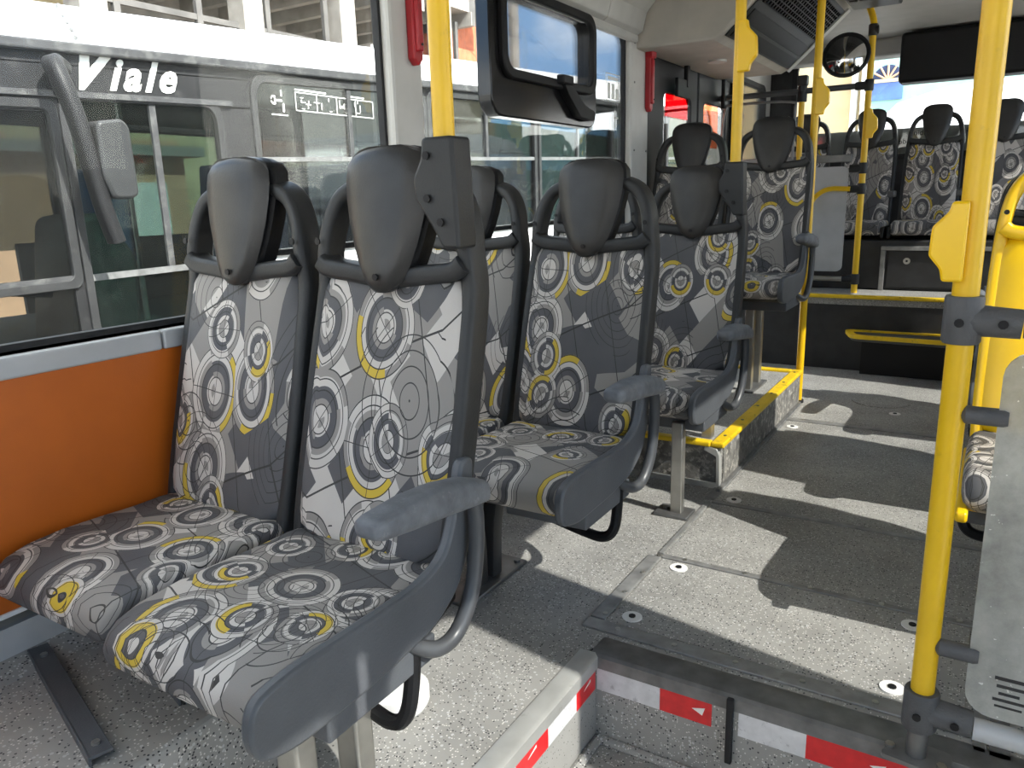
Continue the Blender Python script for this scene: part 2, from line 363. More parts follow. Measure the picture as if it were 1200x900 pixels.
# hatch panels and their strips along the aisle
for (y0, y1) in ((1.655, 2.06), (2.09, 2.55), (2.585, 3.72), (3.78, 4.95)):
    MB().box(-.765, .06 if y0 > 1.7 else .045, y0, y1, 0, .0035).build('hatch_panel', 'floor', fl, smooth=0, bevel=.002)
def strip(x0, x1, y0, y1, h=.006):
    o = MB().box(x0, x1, y0, y1, 0, h).build('trim_strip', 'alu_mid', fl, smooth=0, bevel=.0025); return o
strip(-.812, -.77, 1.655, 2.062); strip(-.79, -.772, 2.088, 2.553); strip(-.805, -.768, 2.582, 3.72)
strip(-.812, .06, 1.603, 1.65); strip(-.77, .06, 2.063, 2.085); strip(-.77, .06, 2.555, 2.58); strip(-.80, .06, 3.725, 3.772)
strip(.06, .085, 1.56, 4.9)
mb = MB()
for (x, y) in [(-.78 + .0 * i, 1.68 + .13 * i) for i in range(4)] + [(-.72 + .15 * i, 1.626) for i in range(6)] + [(-.7 + .18 * i, 2.074) for i in range(5)] + [(-.7 + .2 * i, 3.75) for i in range(5)]:
    s_ = MB(); disc(s_, (x, y, .004), (0, 0, 1), .007, .0045, 8); s_.build('screw_head', 'steel', fl)
for (x, y) in ((-.712, 1.70), (-.70, 2.02), (-.705, 2.61), (-.08, 2.0), (-.095, 1.70), (-.72, 3.62), (-.33, 4.05)):
    s_ = MB(); disc(s_, (x, y, .0035), (0, 0, 1), .026, .003, 20); l_ = s_.build('latch_plate', 'paper', fl)
    s_ = MB(); disc(s_, (x, y, .0065), (0, 0, 1), .009, .003, 10); s_.build('key_socket', 'black', l_)
s_ = MB(); disc(s_, (-.42, 4.28, .0035), (0, 0, 1), .14, .004, 32); s_.build('round_hatch', 'floor', fl)
# ledge along the wall below the first double seat
lg = MB().box(WL - .02, -1.10, YF, 1.22, 0, .20).build('floor_ledge', 'floor', fl, smooth=0, bevel=.012)
MB().prism([(WL, .2), (WL, .217), (WL + .012, .214), (WL + .06, .204), (WL + .07, .2)], 'y', YF, 1.22).build('cove_strip', 'floor', lg)
# raised platform under the rear pair of side seats
pf = MB().box(WL - .02, -.79, 2.72, 4.06, 0, .168).build('floor_platform', 'floor', fl, smooth=0)
MB().box(-.79, -.784, 2.74, 4.06, .004, .166).build('riser_panel', 'riser', pf, smooth=0)
MB().box(-1.5, -.80, 2.712, 2.72, .004, .166).build('riser_panel', 'riser', pf, smooth=0)
MB().prism([(-.845, .165), (-.80, .155), (-.79, .13), (-.786, 0), (-.80, 0), (-.803, .125), (-.85, .145)], 'y', 2.70, 2.722).build('corner_trim', 'alu', pf, bevel=.002)
MB().box(-1.5, -.8, 2.70, 2.712, 0, .02).build('corner_trim', 'alu', pf, smooth=0)
MB().box(-.788, -.772, 2.66, 4.06, 0, .015).build('base_trim', 'alu_dark', pf, smooth=0, bevel=.003)
ey = [MB().box(-.825, -.775, 2.70, 4.075, .160, .180), MB().box(-1.58, -.825, 2.695, 2.735, .160, .180), MB().box(-1.58, -.825, 4.03, 4.075, .160, .180)]
for e in ey: e.build('yellow_edge', 'yellow_edge', pf, smooth=0, bevel=.006)
for i in range(6):
    s_ = MB(); disc(s_, (-.80, 2.8 + .24 * i, .179), (0, 0, 1), .006, .0035, 8); s_.build('screw_head', 'steel_dull', pf)
# rear deck, its riser, the step and the engine box front
dk = MB().box(WL - .02, WR + .03, 5.0, 6.52, .40, .45).build('floor_rear', 'floor', smooth=0, kind=ST)
MB().box(-1.62, WR, 5.0, 5.03, 0, .40).build('riser_panel', 'dark_wall', dk, smooth=0)
MB().box(-1.6, WR, 4.985, 5.025, .438, .46).build('yellow_edge', 'yellow_edge', dk, smooth=0, bevel=.007)
MB().box(WL, WR, 5.40, 6.5, .45, .76).build('engine_box', 'dark_wall', dk, smooth=0, bevel=.01)
MB().box(-.56, .5, 5.385, 5.40, .47, .70).build('engine_hatch', 'dark_wall', dk, smooth=0, bevel=.006)
MB().box(-.60, -.572, 5.37, 5.40, .45, .70).build('hatch_trim', 'alu_mid', dk, smooth=0, bevel=.003)
MB().box(-.60, .5, 5.37, 5.40, .70, .725).build('hatch_trim', 'alu_mid', dk, smooth=0, bevel=.003)
s_ = MB(); disc(s_, (-.45, 5.386, .635), (0, -1, 0), .02, .004, 16); l_ = s_.build('latch_plate', 'steel', dk)
s_ = MB(); disc(s_, (-.45, 5.382, .635), (0, -1, 0), .007, .003, 8); s_.build('key_socket', 'black', l_)
# left skirting, sill and wall
wl = MB().box(WL - .06, WL - .012, YF, 4.0, -.35, .277).box(WL - .06, WL - .012, YF, 4.0, .300, .82).box(WL - .075, WL - .06, YF, 4.0, .2, .38).box(WL - .06, WL - .012, 5.5, YB, -.35, .98).box(WL - .06, WL - .002, YF, YB, 1.84, 2.16).box(WL - .06, WL, 5.46, 5.62, .3, 1.84).box(WL - .06, WL, 6.34, YB, .3, 1.84).build('wall_left', 'wall_white', smooth=0, kind=ST)
for y0, y1 in ((YF, .10), (.104, 1.86), (1.864, 3.92)):
    MB().box(WL - .012, WL, y0, y1, .308, .772).build('wall_panel', 'orange', wl, smooth=0, label='orange laminate wall panel')
for y0, y1 in ((YF, 1.045), (1.05, 2.35), (2.355, 3.95)):
    MB().box(WL - .012, WL + .014, y0, y1, .770, .814).build('sill_strip', 'sill_grey', wl, smooth=0, bevel=.005)
MB().box(WL - .012, WL + .006, YF, 3.95, .300, .309).build('white_trim', 'white_paint', wl, smooth=0)
MB().box(WL - .012, WL + .003, YF, 3.95, .20, .278).build('skirting_board', 'sill_grey', wl, smooth=0)
MB().box(WL - .04, WL + .02, 1.905, 2.055, .80, 1.86).build('window_pillar', 'wall_white', wl, smooth=0, bevel=.012)
MB().box(WL - .04, WL + .02, 3.71, 3.93, .80, 1.86).build('window_pillar', 'wall_white', wl, smooth=0, bevel=.012)
MB().box(WL - .04, WL + .005, YF, -1.3, .80, 1.86).build('window_pillar', 'wall_white', wl, smooth=0, bevel=.012)
MB().box(WL - .04, WL + .01, 3.93, 4.10, 0, 2.0).build('door_pillar', 'black', wl, smooth=0, bevel=.01)
mb = MB()
for y in (3.745, 3.9):
    for z in (1.3, 1.62, 1.80):
        s_ = MB(); disc(s_, (WL + .02, y, z), (1, 0, 0), .005, .003, 8); s_.build('screw_head', 'steel_dull', wl)
# left windows
def pane_x(par, x, y0, y1, z0, z1, mat, name='pane'): return MB().box(x - .003, x + .003, y0, y1, z0, z1).build(name, mat, par, smooth=0)
w1 = frame_ring(rr(-1.3, 1.92, .80, 1.86, .06), rr(-1.285, 1.893, .833, 1.832, .05), 'x', WL - .035, WL - .012).build('window_1', 'rubber', smooth=0, kind=ST)
pane_x(w1, WL - .025, -1.29, 1.91, .81, 1.85, 'glass_dirty')
w2 = frame_ring(rr(2.04, 3.725, .80, 1.86, .07), rr(2.055, 3.70, .827, 1.835, .06), 'x', WL - .035, WL - .012).build('window_2', 'rubber', smooth=0, kind=ST)
frame_ring([(-1, -1)] * 0 or rr(2.44, 3.30, 1.375, 1.85, .075, 6), rr(2.535, 3.235, 1.545, 1.80, .05, 6), 'x', WL - .035, WL + .025).build('hopper_frame', 'black_gloss', w2, bevel=.006)
frame_ring(rr(2.50, 3.27, 1.51, 1.835, .07, 6), rr(2.535, 3.235, 1.545, 1.80, .05, 6), 'x', WL + .02, WL + .045).build('hopper_sash', 'black', w2, bevel=.006)
pane_x(w2, WL + .0, 2.53, 3.24, 1.54, 1.81, 'glass_clear', 'hopper_pane')
MB().prism(rpoly([(2.93, 1.535), (3.02, 1.52), (3.12, 1.46), (3.22, 1.44), (3.21, 1.40), (3.08, 1.41), (2.97, 1.49)], .012), 'x', WL + .02, WL + .06).build('hopper_catch', 'black', w2, bevel=.005)
MB().box(WL + .04, WL + .075, 2.90, 2.99, 1.525, 1.56).build('hopper_catch', 'black', w2, bevel=.006)
pane_x(w2, WL - .025, 2.05, 2.445, .815, 1.845, 'glass_dirty'); pane_x(w2, WL - .025, 2.445, 3.295, .815, 1.39, 'glass_dirty'); pane_x(w2, WL - .025, 3.295, 3.715, .815, 1.845, 'glass_clear')
# window sticker: printed exit pictogram
stk = MB()
for (y0, y1, z0, z1) in ((3.50, 3.66, 1.640, 1.644), (3.50, 3.66, 1.52, 1.524), (3.50, 3.504, 1.52, 1.644), (3.656, 3.66, 1.52, 1.644), (3.52, 3.55, 1.53, 1.60), (3.565, 3.6, 1.53, 1.60), (3.61, 3.645, 1.53, 1.58), (3.52, 3.64, 1.615, 1.63), (3.6, 3.61, 1.40, 1.48), (3.6, 3.64, 1.445, 1.452)):
    stk.box(WL - .021, WL - .020, y0, y1, z0, z1)
stk.build('exit_sticker', 'letter_white', w2, smooth=0)
# rear door in the left wall: two folding leaves
dr = empty('door_1', (WL, 4.1, 0), kind=ST)
for (y0, y1) in ((4.10, 4.75), (4.78, 5.44)):
    frame_ring(rr(y0 - 4.1, y1 - 4.1, .02, 1.80, .02), rr(y0 - 4.1 + .10, y1 - 4.1 - .10, .12, 1.62, .05), 'x', -.03, .0).build('door_leaf', 'black', dr, bevel=.006)
    MB().box(-.016, -.010, y0 - 4.1 + .09, y1 - 4.1 - .09, .11, 1.63).build('door_pane', 'glass_dirty', dr, smooth=0)
    MB().tube([(.03, y0 - 4.1 + .06, .5), (.03, y0 - 4.1 + .06, 1.45)], .012, 8).build('door_handle', 'steel_dull', dr)
MB().box(-.008, -.004, .14, .50, 1.50, 1.62).build('red_film', 'film_red', dr, smooth=0)
MB().box(-.008, -.004, .80, 1.08, 1.36, 1.62).build('orange_view_tint', 'view_tint_orange', dr, smooth=0)  # added tint on the pane, stands in for the orange building outside
MB().box(-.06, .06, 0, 1.35, 1.79, 1.90).build('door_header', 'alu', dr, smooth=0, bevel=.02)
MB().box(-.06, .02, 1.33, 1.40, 0, 1.86).build('door_jamb', 'black', dr, smooth=0)
MB().box(.03, .055, .32, .36, 1.66, 2.0).box(.03, .05, .18, .36, 1.60, 1.70).build('door_arm', 'black', dr, bevel=.006)
MB().box(.03, .055, 1.02, 1.06, 1.60, 2.0).build('door_arm', 'black', dr, bevel=.006)
w3 = frame_ring(rr(5.60, 6.36, .96, 1.86, .09), rr(5.63, 6.33, .99, 1.83, .08), 'x', WL - .04, WL + .004).build('window_3', 'rubber', smooth=0, kind=ST)
pane_x(w3, WL - .02, 5.61, 6.35, .97, 1.85, 'glass_clear')
# ceiling and left cove panels
ce = MB().box(WL - .06, WR + .06, YF, YB + .05, CZ, CZ + .04).build('ceiling', 'ceiling', smooth=0, kind=ST)
for y0, y1 in ((YF, .2), (.206, 1.96), (1.966, 3.36), (3.366, 3.765)):
    MB().prism([(WL, 1.835), (WL + .02, 1.83), (WL + .055, 1.85), (WL + .075, 1.93), (WL + .14, 2.0), (WL + .34, 2.07), (WL + .42, CZ), (WL, CZ)], 'y', y0, y1).build('cove_panel', 'wall_white', ce, smooth=0, bevel=.006)
MB().box(WL, WL + .035, 2.3, 3.76, 1.80, 1.838).build('cove_lip', 'wall_white', ce, smooth=0, bevel=.01)
# air-conditioning housing above the rear door
ac = MB().prism([(WL, 1.775), (-1.20, 1.77), (-1.16, 1.79), (-.82, CZ), (WL, CZ)], 'y', 3.77, 5.12).build('ceiling_duct', 'ceiling_beige', ce, smooth=0, bevel=.012)
n_ = V((.72, 0, -.78)).normalized(); u_ = V((.735, 0, .675)).normalized()      # slanted face
def slant(d, y, h=0.): p = V((-1.165, 0, 1.785)) + u_ * d - V((-.675, 0, .735)).normalized() * h; return (p.x, y, p.z)
def quad_slab(d0, d1, y0, y1, h0, h1): return MB().add([slant(d, y, h) for d in (d0, d1) for y in (y0, y1) for h in (h0, h1)], [(0, 1, 3, 2), (4, 6, 7, 5), (0, 4, 5, 1), (2, 3, 7, 6), (0, 2, 6, 4), (1, 5, 7, 3)])
quad_slab(.01, .42, 3.80, 5.06, .002, .008).build('grille_backing', 'frame_grey', ac, smooth=0)
quad_slab(.02, .17, 3.84, 5.02, .008, .012).build('grille_panel', 'frame_dark', ac, smooth=0)
quad_slab(.085, .10, 3.84, 5.02, .008, .02).build('grille_rib', 'frame_grey', ac, smooth=0)
for i in range(26): quad_slab(.21, .40, 3.85 + .046 * i, 3.86 + .046 * i, .008, .016).build('grille_slat', 'black', ac, smooth=0)
for i in range(9): quad_slab(.21 + .023 * i, .216 + .023 * i, 3.85, 5.02, .008, .017).build('grille_slat', 'black', ac, smooth=0)
quad_slab(.0, .44, 5.06, 5.12, .0, .014).build('grille_trim', 'wall_white', ac, smooth=0)
s_ = MB(); disc(s_, (-1.36, 4.35, 1.772), (0, 0, -1), .05, .012, 20); s_.build('ceiling_lamp', 'wall_white', ac)
MB().box(-.80, -.55, 3.4, 5.0, CZ - .05, CZ).build('roof_hatch', 'frame_grey', ce, smooth=0, bevel=.01)
for i in range(5):
    for j in range(4): MB().box(-.78 + .05 * j, -.745 + .05 * j, 4.5 + .06 * i, 4.535 + .06 * i, CZ - .056, CZ - .049).build('roof_hatch_slot', 'black', ce, smooth=0)
# right wall: door jamb, pillars, windows (lets the sun in)
wr = MB().box(WR, WR + .06, 1.44, YB, -.35, .80).box(WR, WR + .06, YF, YB, 1.95, 2.16).box(WR, WR + .06, YF, -.35, -.35, .80).build('wall_right', 'wall_white', smooth=0, kind=ST)
for y0, y1, z0 in ((1.175, 1.45, -.3), (2.68, 3.14, .8), (4.5, 4.75, .8), (6.3, YB, .8), (-.42, -.25, -.3), (YF, -1.45, .8)):
    MB().box(WR, WR + .06, y0, y1, z0, 1.96).build('window_pillar', 'wall_white', wr, smooth=0)
for i, (y0, y1) in enumerate(((1.45, 2.68), (3.14, 4.5), (4.75, 6.3), (-1.45, -.42))):
    q = frame_ring(rr(y0, y1, .79, 1.96, .05), rr(y0 + .03, y1 - .03, .83, 1.93, .07), 'x', WR + .01, WR + .04).build('window_%d' % (4 + i), 'rubber', smooth=0, kind=ST)
    pane_x(q, WR + .025, y0 + .01, y1 - .01, .80, 1.95, 'glass_clear')
d2 = empty('door_2', (WR, -.25, -.23), kind=ST)
for (y0, y1) in ((.0, .70), (.715, 1.425)):
    frame_ring(rr(y0, y1, .0, 2.18, .02), rr(y0 + .05, y1 - .05, .12, 2.12, .05), 'x', .01, .05).build('door_leaf', 'black', d2)
    MB().box(.027, .033, y0 + .045, y1 - .045, .11, 2.13).build('door_pane', 'glass_clear', d2, smooth=0)
# back wall and rear window
wb = MB().box(WL - .06, WR + .06, YB, YB + .05, -.35, 1.30).box(WL - .06, WR + .06, YB, YB + .05, 2.06, 2.16).box(WL - .06, WL + .18, YB, YB + .05, 1.3, 2.06).box(WR - .15, WR + .06, YB, YB + .05, 1.3, 2.06).build('wall_back', 'dark_wall', smooth=0, kind=ST)
w8 = frame_ring(rr(WL + .16, WR - .13, 1.28, 2.08, .08), rr(WL + .2, WR - .17, 1.32, 2.04, .08), 'y', YB - .01, YB + .02).build('window_8', 'rubber', smooth=0, kind=ST)
MB().box(WL + .17, WR - .14, YB + .022, YB + .028, 1.29, 2.07).build('pane', 'glass_clear', w8, smooth=0)
MB().box(WL + .2, WR - .17, YB + .029, YB + .031, 1.32, 1.50).build('advert_band', 'grey_print', w8, smooth=0)
for sx, s_, tx, tz in ((.045, 'Combine', -.62, 1.445), (.045, 'Auto-Atende', -.60, 1.390), (.045, 'Viagens', -.30, 1.45), (.11, 'comum', .30, 1.40)):
    txt(s_, sx * 1.2, 'black_print', w8, axes((-1, 0, 0), (0, 0, 1), (tx + .22, YB + .019, tz)), 'advert_lettering', ext=.001)
MB().box(WL, WR, 6.3, YB, 1.98, CZ).build('header_panel', 'ceiling', wb, smooth=0, bevel=.02)
vz = MB().box(-.66, WR - .05, 6.08, 6.27, 1.765, 2.08).build('display_box', 'black', bevel=.02, label='black box hung under the ceiling across the rear window', cat='display box')
# front bulkhead behind the viewpoint
wf = MB().box(WL - .06, WR + .06, YF - .05, YF, -.35, .95).box(WL - .06, WR + .06, YF - .05, YF, 1.95, 2.16).build('wall_front', 'wall_white', smooth=0, kind=ST)
MB().box(WL, WR, YF - .03, YF - .024, .95, 1.95).build('pane', 'glass_clear', wf, smooth=0)
# ================================================================== SEATS
YB_T = [(.30, -.20), (.45, -.168), (.62, -.122), (.78, -.080), (.93, -.042), (1.05, -.016), (1.12, -.006), (1.2, .0)]
def yb(z): return lerp(YB_T, z)
HS, SP = .185, .205        # half rail spacing, half seat spacing
CUSH = [  # y, z bottom, z top, half width
    (-.592, .396, .406, .172), (-.590, .382, .418, .180), (-.578, .371, .433, .189), (-.555, .366, .445, .195), (-.51, .364, .455, .198), (-.43, .364, .460, .199), (-.34, .366, .457, .199), (-.25, .368, .453, .198), (-.18, .37, .454, .196), (-.14, .374, .452, .19), (-.125, .388, .435, .18)]
def cushion_mb(cx, sg=0.):
    mb = MB(); rings = []
    for y, zb, zt, hw in CUSH:
        y = -.125 + (y + .125) * (.945 - sg)
        h = zt - zb; pts = rrect(2 * hw, h, min(.028, h * .46), 4); ring = []
        for px, pz in pts:
            dip = (-.010 * (1 - (px / hw) ** 2) * min(1, max(0, (y + .56) / .15)) if pz > 0 else 0)
            ring.append((cx + px, y, (zb + zt) / 2 + pz + dip))
        # extra points across the top for a soft dish
        rings.append(ring)
    return mb.loft(rings)
PADW = [(.438, .145), (.445, .164), (.462, .180), (.49, .189), (.55, .192), (.65, .190), (.76, .186), (.86, .181), (.915, .177), (.936, .168), (.945, .152)]
def pad_mb(cx, n=9):
    mb = MB(); rings = []
    for i, (z, hw) in enumerate(PADW):
        e = min(1, (i + .6) / 2.5, (len(PADW) - i - .4) / 2.5); th = .045 * (.35 + .65 * e); f = yb(z) + .012 * (1 - e); ring = []
        for k in range(n + 1):
            u = -1 + 2 * k / n; edge = max(0, (abs(u) - .82) / .18); ring.append((cx + u * hw, f + .010 * (1 - u * u) + .022 * edge ** 2, z))
        ring += [(cx + hw, f + th, z), (cx, f + th, z), (cx - hw, f + th, z)]
        rings.append(ring)
    return mb.loft(rings)
def rail_mb(cx, s, z0=.41):
    pts = [(.178, z0), (.181, .50), (.182, .65), (.180, .80), (.176, .92), (.171, .985), (.160, 1.045), (.136, 1.090), (.098, 1.112), (.05, 1.116)]
    path = curve([(cx + s * x, yb(z) + (.045 if z < .93 else .030 if z < 1. else .026), z) for x, z in pts], 3)
    return MB().sweep(path, rrect(.031, .058, .011, 3), ref=(0, 1, .15))
HR = [(.918, .012), (.924, .028), (.940, .046), (.970, .063), (1.01, .078), (1.05, .089), (1.09, .0965), (1.125, .099), (1.15, .096), (1.166, .085), (1.176, .066), (1.181, .04)]
def head_mb(cx, g0, g1, inset=0., n=8):
    rings = []
    for i, (z, hw) in enumerate(HR):
        hw -= inset; q = min(1, i / 2, (len(HR) - 1 - i) / 2.5); f = -.052 + (z - .92) * .14; ring = []
        a = f + g0 + .012 * (1 - q); b = f + g0 + (g1 - g0) * (.55 + .45 * q)
        for k in range(n + 1):
            u = -1 + 2 * k / n; ring.append((cx + u * hw, a + .010 * u * u + .010 * max(0, abs(u) - .8) / .2, z))
        ring += [(cx + hw * .96, b, z), (cx - hw * .96, b, z)]
        rings.append(ring)
    return MB().loft(rings)
def screw(par, c, n=(0, -1, 0), r=.0065):
    s_ = MB(); disc(s_, c, n, r, .003, 10); return s_.build('screw_cap', 'black', par)
def one_seat(root, cx, fab='fabric', rail='frame_grey', back='fabric', under='black', sg=0.):
    c = cushion_mb(cx, sg).build('seat_cushion', fab, root, smooth=60)
    MB().prism(rpoly([(-.54 + sg * .45, .366), (-.48, .347), (-.2, .347), (-.12, .375), (-.12, .39), (-.54 + sg * .45, .378)], .01), 'x', cx - .19, cx + .19).build('seat_pan', under, root, bevel=.006)
    p = pad_mb(cx).build('backrest', back, root, smooth=60)
    f = rail_mb(cx, -1).build('back_frame', rail, root); f2 = rail_mb(cx, 1).build('back_frame', rail, root)
    for s in (-1, 1): screw(f if s < 0 else f2, (cx + s * .169, yb(1.0) - .0085, 1.01))
    # cross member below the headrest, scooped
    path = curve([(cx - .172, yb(.95) + .026, .972), (cx - .15, yb(.95) + .026, .958), (cx - .09, yb(.95) + .026, .951), (cx, yb(.945) + .026, .942), (cx + .09, yb(.95) + .026, .951), (cx + .15, yb(.95) + .026, .958), (cx + .172, yb(.95) + .026, .972)], 4)
    MB().sweep(path, rrect(.058, .036, .010, 3), ref=(0, 0, 1)).build('cross_member', rail, root)
    sh = []
    for z in (.36, .42, .55, .70, .85, .95):
        hw = .172; y = yb(z) + .012; sh.append([(cx - hw, y + .040, z), (cx, y + .042, z), (cx + hw, y + .040, z), (cx + hw, y + .056, z), (cx, y + .07, z), (cx - hw, y + .056, z)])
    MB().loft(sh).build('back_shell', 'frame_grey' if rail == 'frame_grey' else rail, root)
    h = head_mb(cx, -.014, .006).build('headrest', 'headrest', root, smooth=50)
    head_mb(cx, .003, .060, -.001).build('headrest_body', 'frame_dark', h, smooth=50)
    MB().box(cx - .03, cx + .03, yb(1) + .02, yb(1) + .05, .93, 1.13).build('headrest_post', 'frame_dark', h, bevel=.008)
    screw(h, (cx, -.0655, .948))
    return c
def side_panel(root, x, s, mat='panel_grey'):
    poly = rpoly([(-.602, .410), (-.588, .458), (-.52, .468), (-.34, .463), (-.235, .464), (-.168, .486), (-.136, .55), (-.112, .64), (-.075, .64), (-.085, .55), (-.10, .47), (-.14, .405), (-.21, .368), (-.34, .352), (-.52, .348), (-.588, .365)], .03, 4)
    MB().prism(poly, 'x', x, x + s * .022).build('side_panel', mat, root, bevel=.006)
def armrest(root, x, s, mat='arm_grey', tube='tube_grey'):
    rings = []
    for y, zc, hh, hw in ((-.385, .624, .008, .014), (-.381, .622, .014, .022), (-.365, .620, .019, .027), (-.29, .616, .026, .031), (-.21, .608, .028, .031), (-.14, .596, .026, .030), (-.095, .585, .021, .026), (-.083, .581, .012, .018)):
        rings.append([(x + px, y, zc + pz) for px, pz in rrect(2 * hw, 2 * hh, min(hh, hw) * .75, 4)])
    a = MB().loft(rings).build('armrest', mat, root, smooth=50)
    MB().tube(curve([(x, -.115, .585), (x, -.105, .54), (x, -.11, .47), (x, -.13, .40), (x - s * .005, -.17, .345), (x - s * .012, -.215, .335), (x - s * .03, -.25, .352), (x - s * .04, -.27, .375)], 5), .0145, 12).build('armrest_tube', tube, a)
def under_bar(root, s):
    MB().tube(curve([(s * -.05, -.20, .24), (s * .12, -.235, .225), (s * .30, -.265, .205), (s * .365, -.275, .207), (s * .392, -.27, .235), (s * .395, -.255, .30), (s * .395, -.25, .36)], 5), .014, 10).build('under_bar', 'frame_dark', root)
def bracket(root, s): MB().box(s * .18 if s > 0 else -.405, .405 if s > 0 else s * .18, -.46, -.20, .305, .352).build('seat_bracket', 'panel_grey', root, bevel=.004)
def make_pair(s, base, fab='fabric', rail='frame_grey', back='fabric', arm=True, zlow=0., under='black'):
    root = empty('double_seat')
    for k in (-1, 1): one_seat(root, k * SP, fab, rail, back, under, 0. if k == s else .06)
    if rail == 'frame_grey': side_panel(root, s * .393, s)
    else: MB().prism(rpoly([(-.59, .352), (-.59, .378), (-.12, .392), (-.12, .362)], .01), 'x', s * .385, s * .41).build('side_rail', rail, root, bevel=.006)
    bracket(root, s)
    if arm: armrest(root, s * .435, s)
    MB().box(-.36, .36, -.42, -.36, .318, .352).box(-.36, .36, -.25, -.19, .318, .352).build('cross_beam', 'steel_dull', root, bevel=.004)
    if base == 'pedestal':
        for yt, yb_, in ((-.40, -.34), (-.20, -.27)):
            MB().sweep(curve([(0, yt, .33), (0, (yt + yb_) / 2 + (.02 if yt < -.3 else -.02), .18), (0, yb_, .012)], 5), rrect(.05, .045, .008, 2), ref=(1, 0, 0)).build('pedestal_leg', 'frame_grey', root)
        MB().box(-.05, .05, -.46, -.15, 0, .012).build('foot_plate', 'steel_dull', root, bevel=.003)
        for y in (-.44, -.175):
            b = MB(); disc(b, (.03, y, .012), (0, 0, 1), .011, .008, 6); b.build('bolt', 'steel_dull', root)
        under_bar(root, s)
    elif base == 'posts':
        for y in (-.43, -.30):
            MB().box(s * .265, s * .315, y - .02, y + .025, zlow, .335).build('leg', 'steel', root, bevel=.006)
        MB().box(s * .22, s * .36, -.50, -.22, zlow, zlow + .01).build('foot_plate', 'steel_dull', root, bevel=.003)
        for y in (-.475, -.24):
            b = MB(); disc(b, (s * .29, y, zlow + .01), (0, 0, 1), .011, .008, 6); b.build('bolt', 'steel_dull', root)
        under_bar(root, s)
    elif base == 'front_leg':
        MB().box(s * .30, s * .34, -.485, -.45, 0, .335).build('leg', 'steel', root, bevel=.004)
        MB().box(s * .25, s * .37, -.515, -.42, 0, .012).build('foot_plate', 'steel_dull', root, bevel=.003)
        b = MB(); disc(b, (s * .28, -.465, .012), (0, 0, 1), .011, .008, 6); b.build('bolt', 'steel_dull', root)
        for x in (.30, -.3): MB().box(s * x - .02, s * x + .02, -.10, -.06, .168, .345).build('leg', 'steel', root, bevel=.004)
    elif base == 'tall_posts':
        for x in (.24, .02, -.25):
            for y in (-.42, -.27):
                MB().box(s * x - .02, s * x + .02, y - .018, y + .018, zlow, .335).build('leg', 'steel', root, bevel=.004)
            MB().box(s * x - .04, s * x + .04, -.48, -.21, zlow, zlow + .01).build('foot_plate', 'steel_dull', root, bevel=.003)
        MB().tube(curve([(s * .06, -.40, .28), (s * .12, -.41, .22), (s * .16, -.40, .16), (s * .12, -.39, .09), (s * .05, -.38, .06)], 4), .008, 8).build('under_cable', 'rubber', root)
    return root
CX = -1.165
R1 = make_pair(1, 'posts'); R1.location = (CX, 1.14, 0)
tag(R1, 'double seat on steel posts beside the door well, clamped to a yellow pole', 'seat', 'patterned double seats by the left wall')
R2 = make_pair(1, 'pedestal'); R2.location = (CX, 1.99, 0)
tag(R2, 'double seat on a curved central pedestal, next behind the one by the door well', 'seat', 'patterned double seats by the left wall')
R3 = make_pair(1, 'front_leg'); R3.location = (CX, 2.875, 0)
tag(R3, 'double seat half on the yellow edged platform with one leg on the lower floor', 'seat', 'patterned double seats by the left wall')
R4 = make_pair(1, 'tall_posts', zlow=-.082); R4.location = (CX, 4.0, .25)
tag(R4, 'double seat raised on tall dark legs on the yellow edged platform by the rear door', 'seat', 'patterned double seats by the left wall')
S1 = make_pair(-1, 'pedestal', 'fabric', 'yellow_plastic', 'yellow_plastic', arm=False, under='yellow_plastic'); S1.location = (.395, 2.45, 0)
tag(S1, 'priority double seat with yellow backrests and frame behind the glass partition', 'seat')
S2 = make_pair(-1, 'pedestal'); S2.location = (.395, 3.30, 0)
tag(S2, 'patterned double seat with grey frame directly behind the yellow priority seat', 'seat', 'patterned double seats by the right wall')
S3 = copy_tree(S2); S3.location = (.395, 4.15, 0)
tag(S3, 'patterned double seat on the right, last before the rear steps', 'seat', 'patterned double seats by the right wall')
# back row: single seats on the engine box
def make_single():
    root = empty('rear_seat'); one_seat(root, 0)
    MB().box(-.17, .17, -.45, -.16, .335, .36).build('seat_base', 'black', root, bevel=.005)
    for s in (-1, 1):
        MB().box(s * .20 - .012, s * .20 + .012, -.56, -.10, .35, .42).build('side_panel', 'frame_dark', root, bevel=.006)
    MB().box(.185, .235, -.34, -.20, .60, .64).build('arm_stub', 'tube_grey', root, bevel=.008)
    return root
q0 = make_single()
for i, (x, lab) in enumerate(((-.395, 'rear seat between the mirror pole seat and the black box at the window'), (-.785, 'rear seat behind the yellow pole that carries the round mirror'), (-1.21, 'rear seat by the corner window behind the grey guard panel'), (-.01, 'rear seat under the black box hung at the rear window'), (.39, 'rear seat in the corner by the right wall'))):
    q = q0 if i == 0 else copy_tree(q0)
    q.location = (x, 5.98, .42); q.scale = (.88, 1, 1); tag(q, lab, 'seat', 'single seats of the back row')

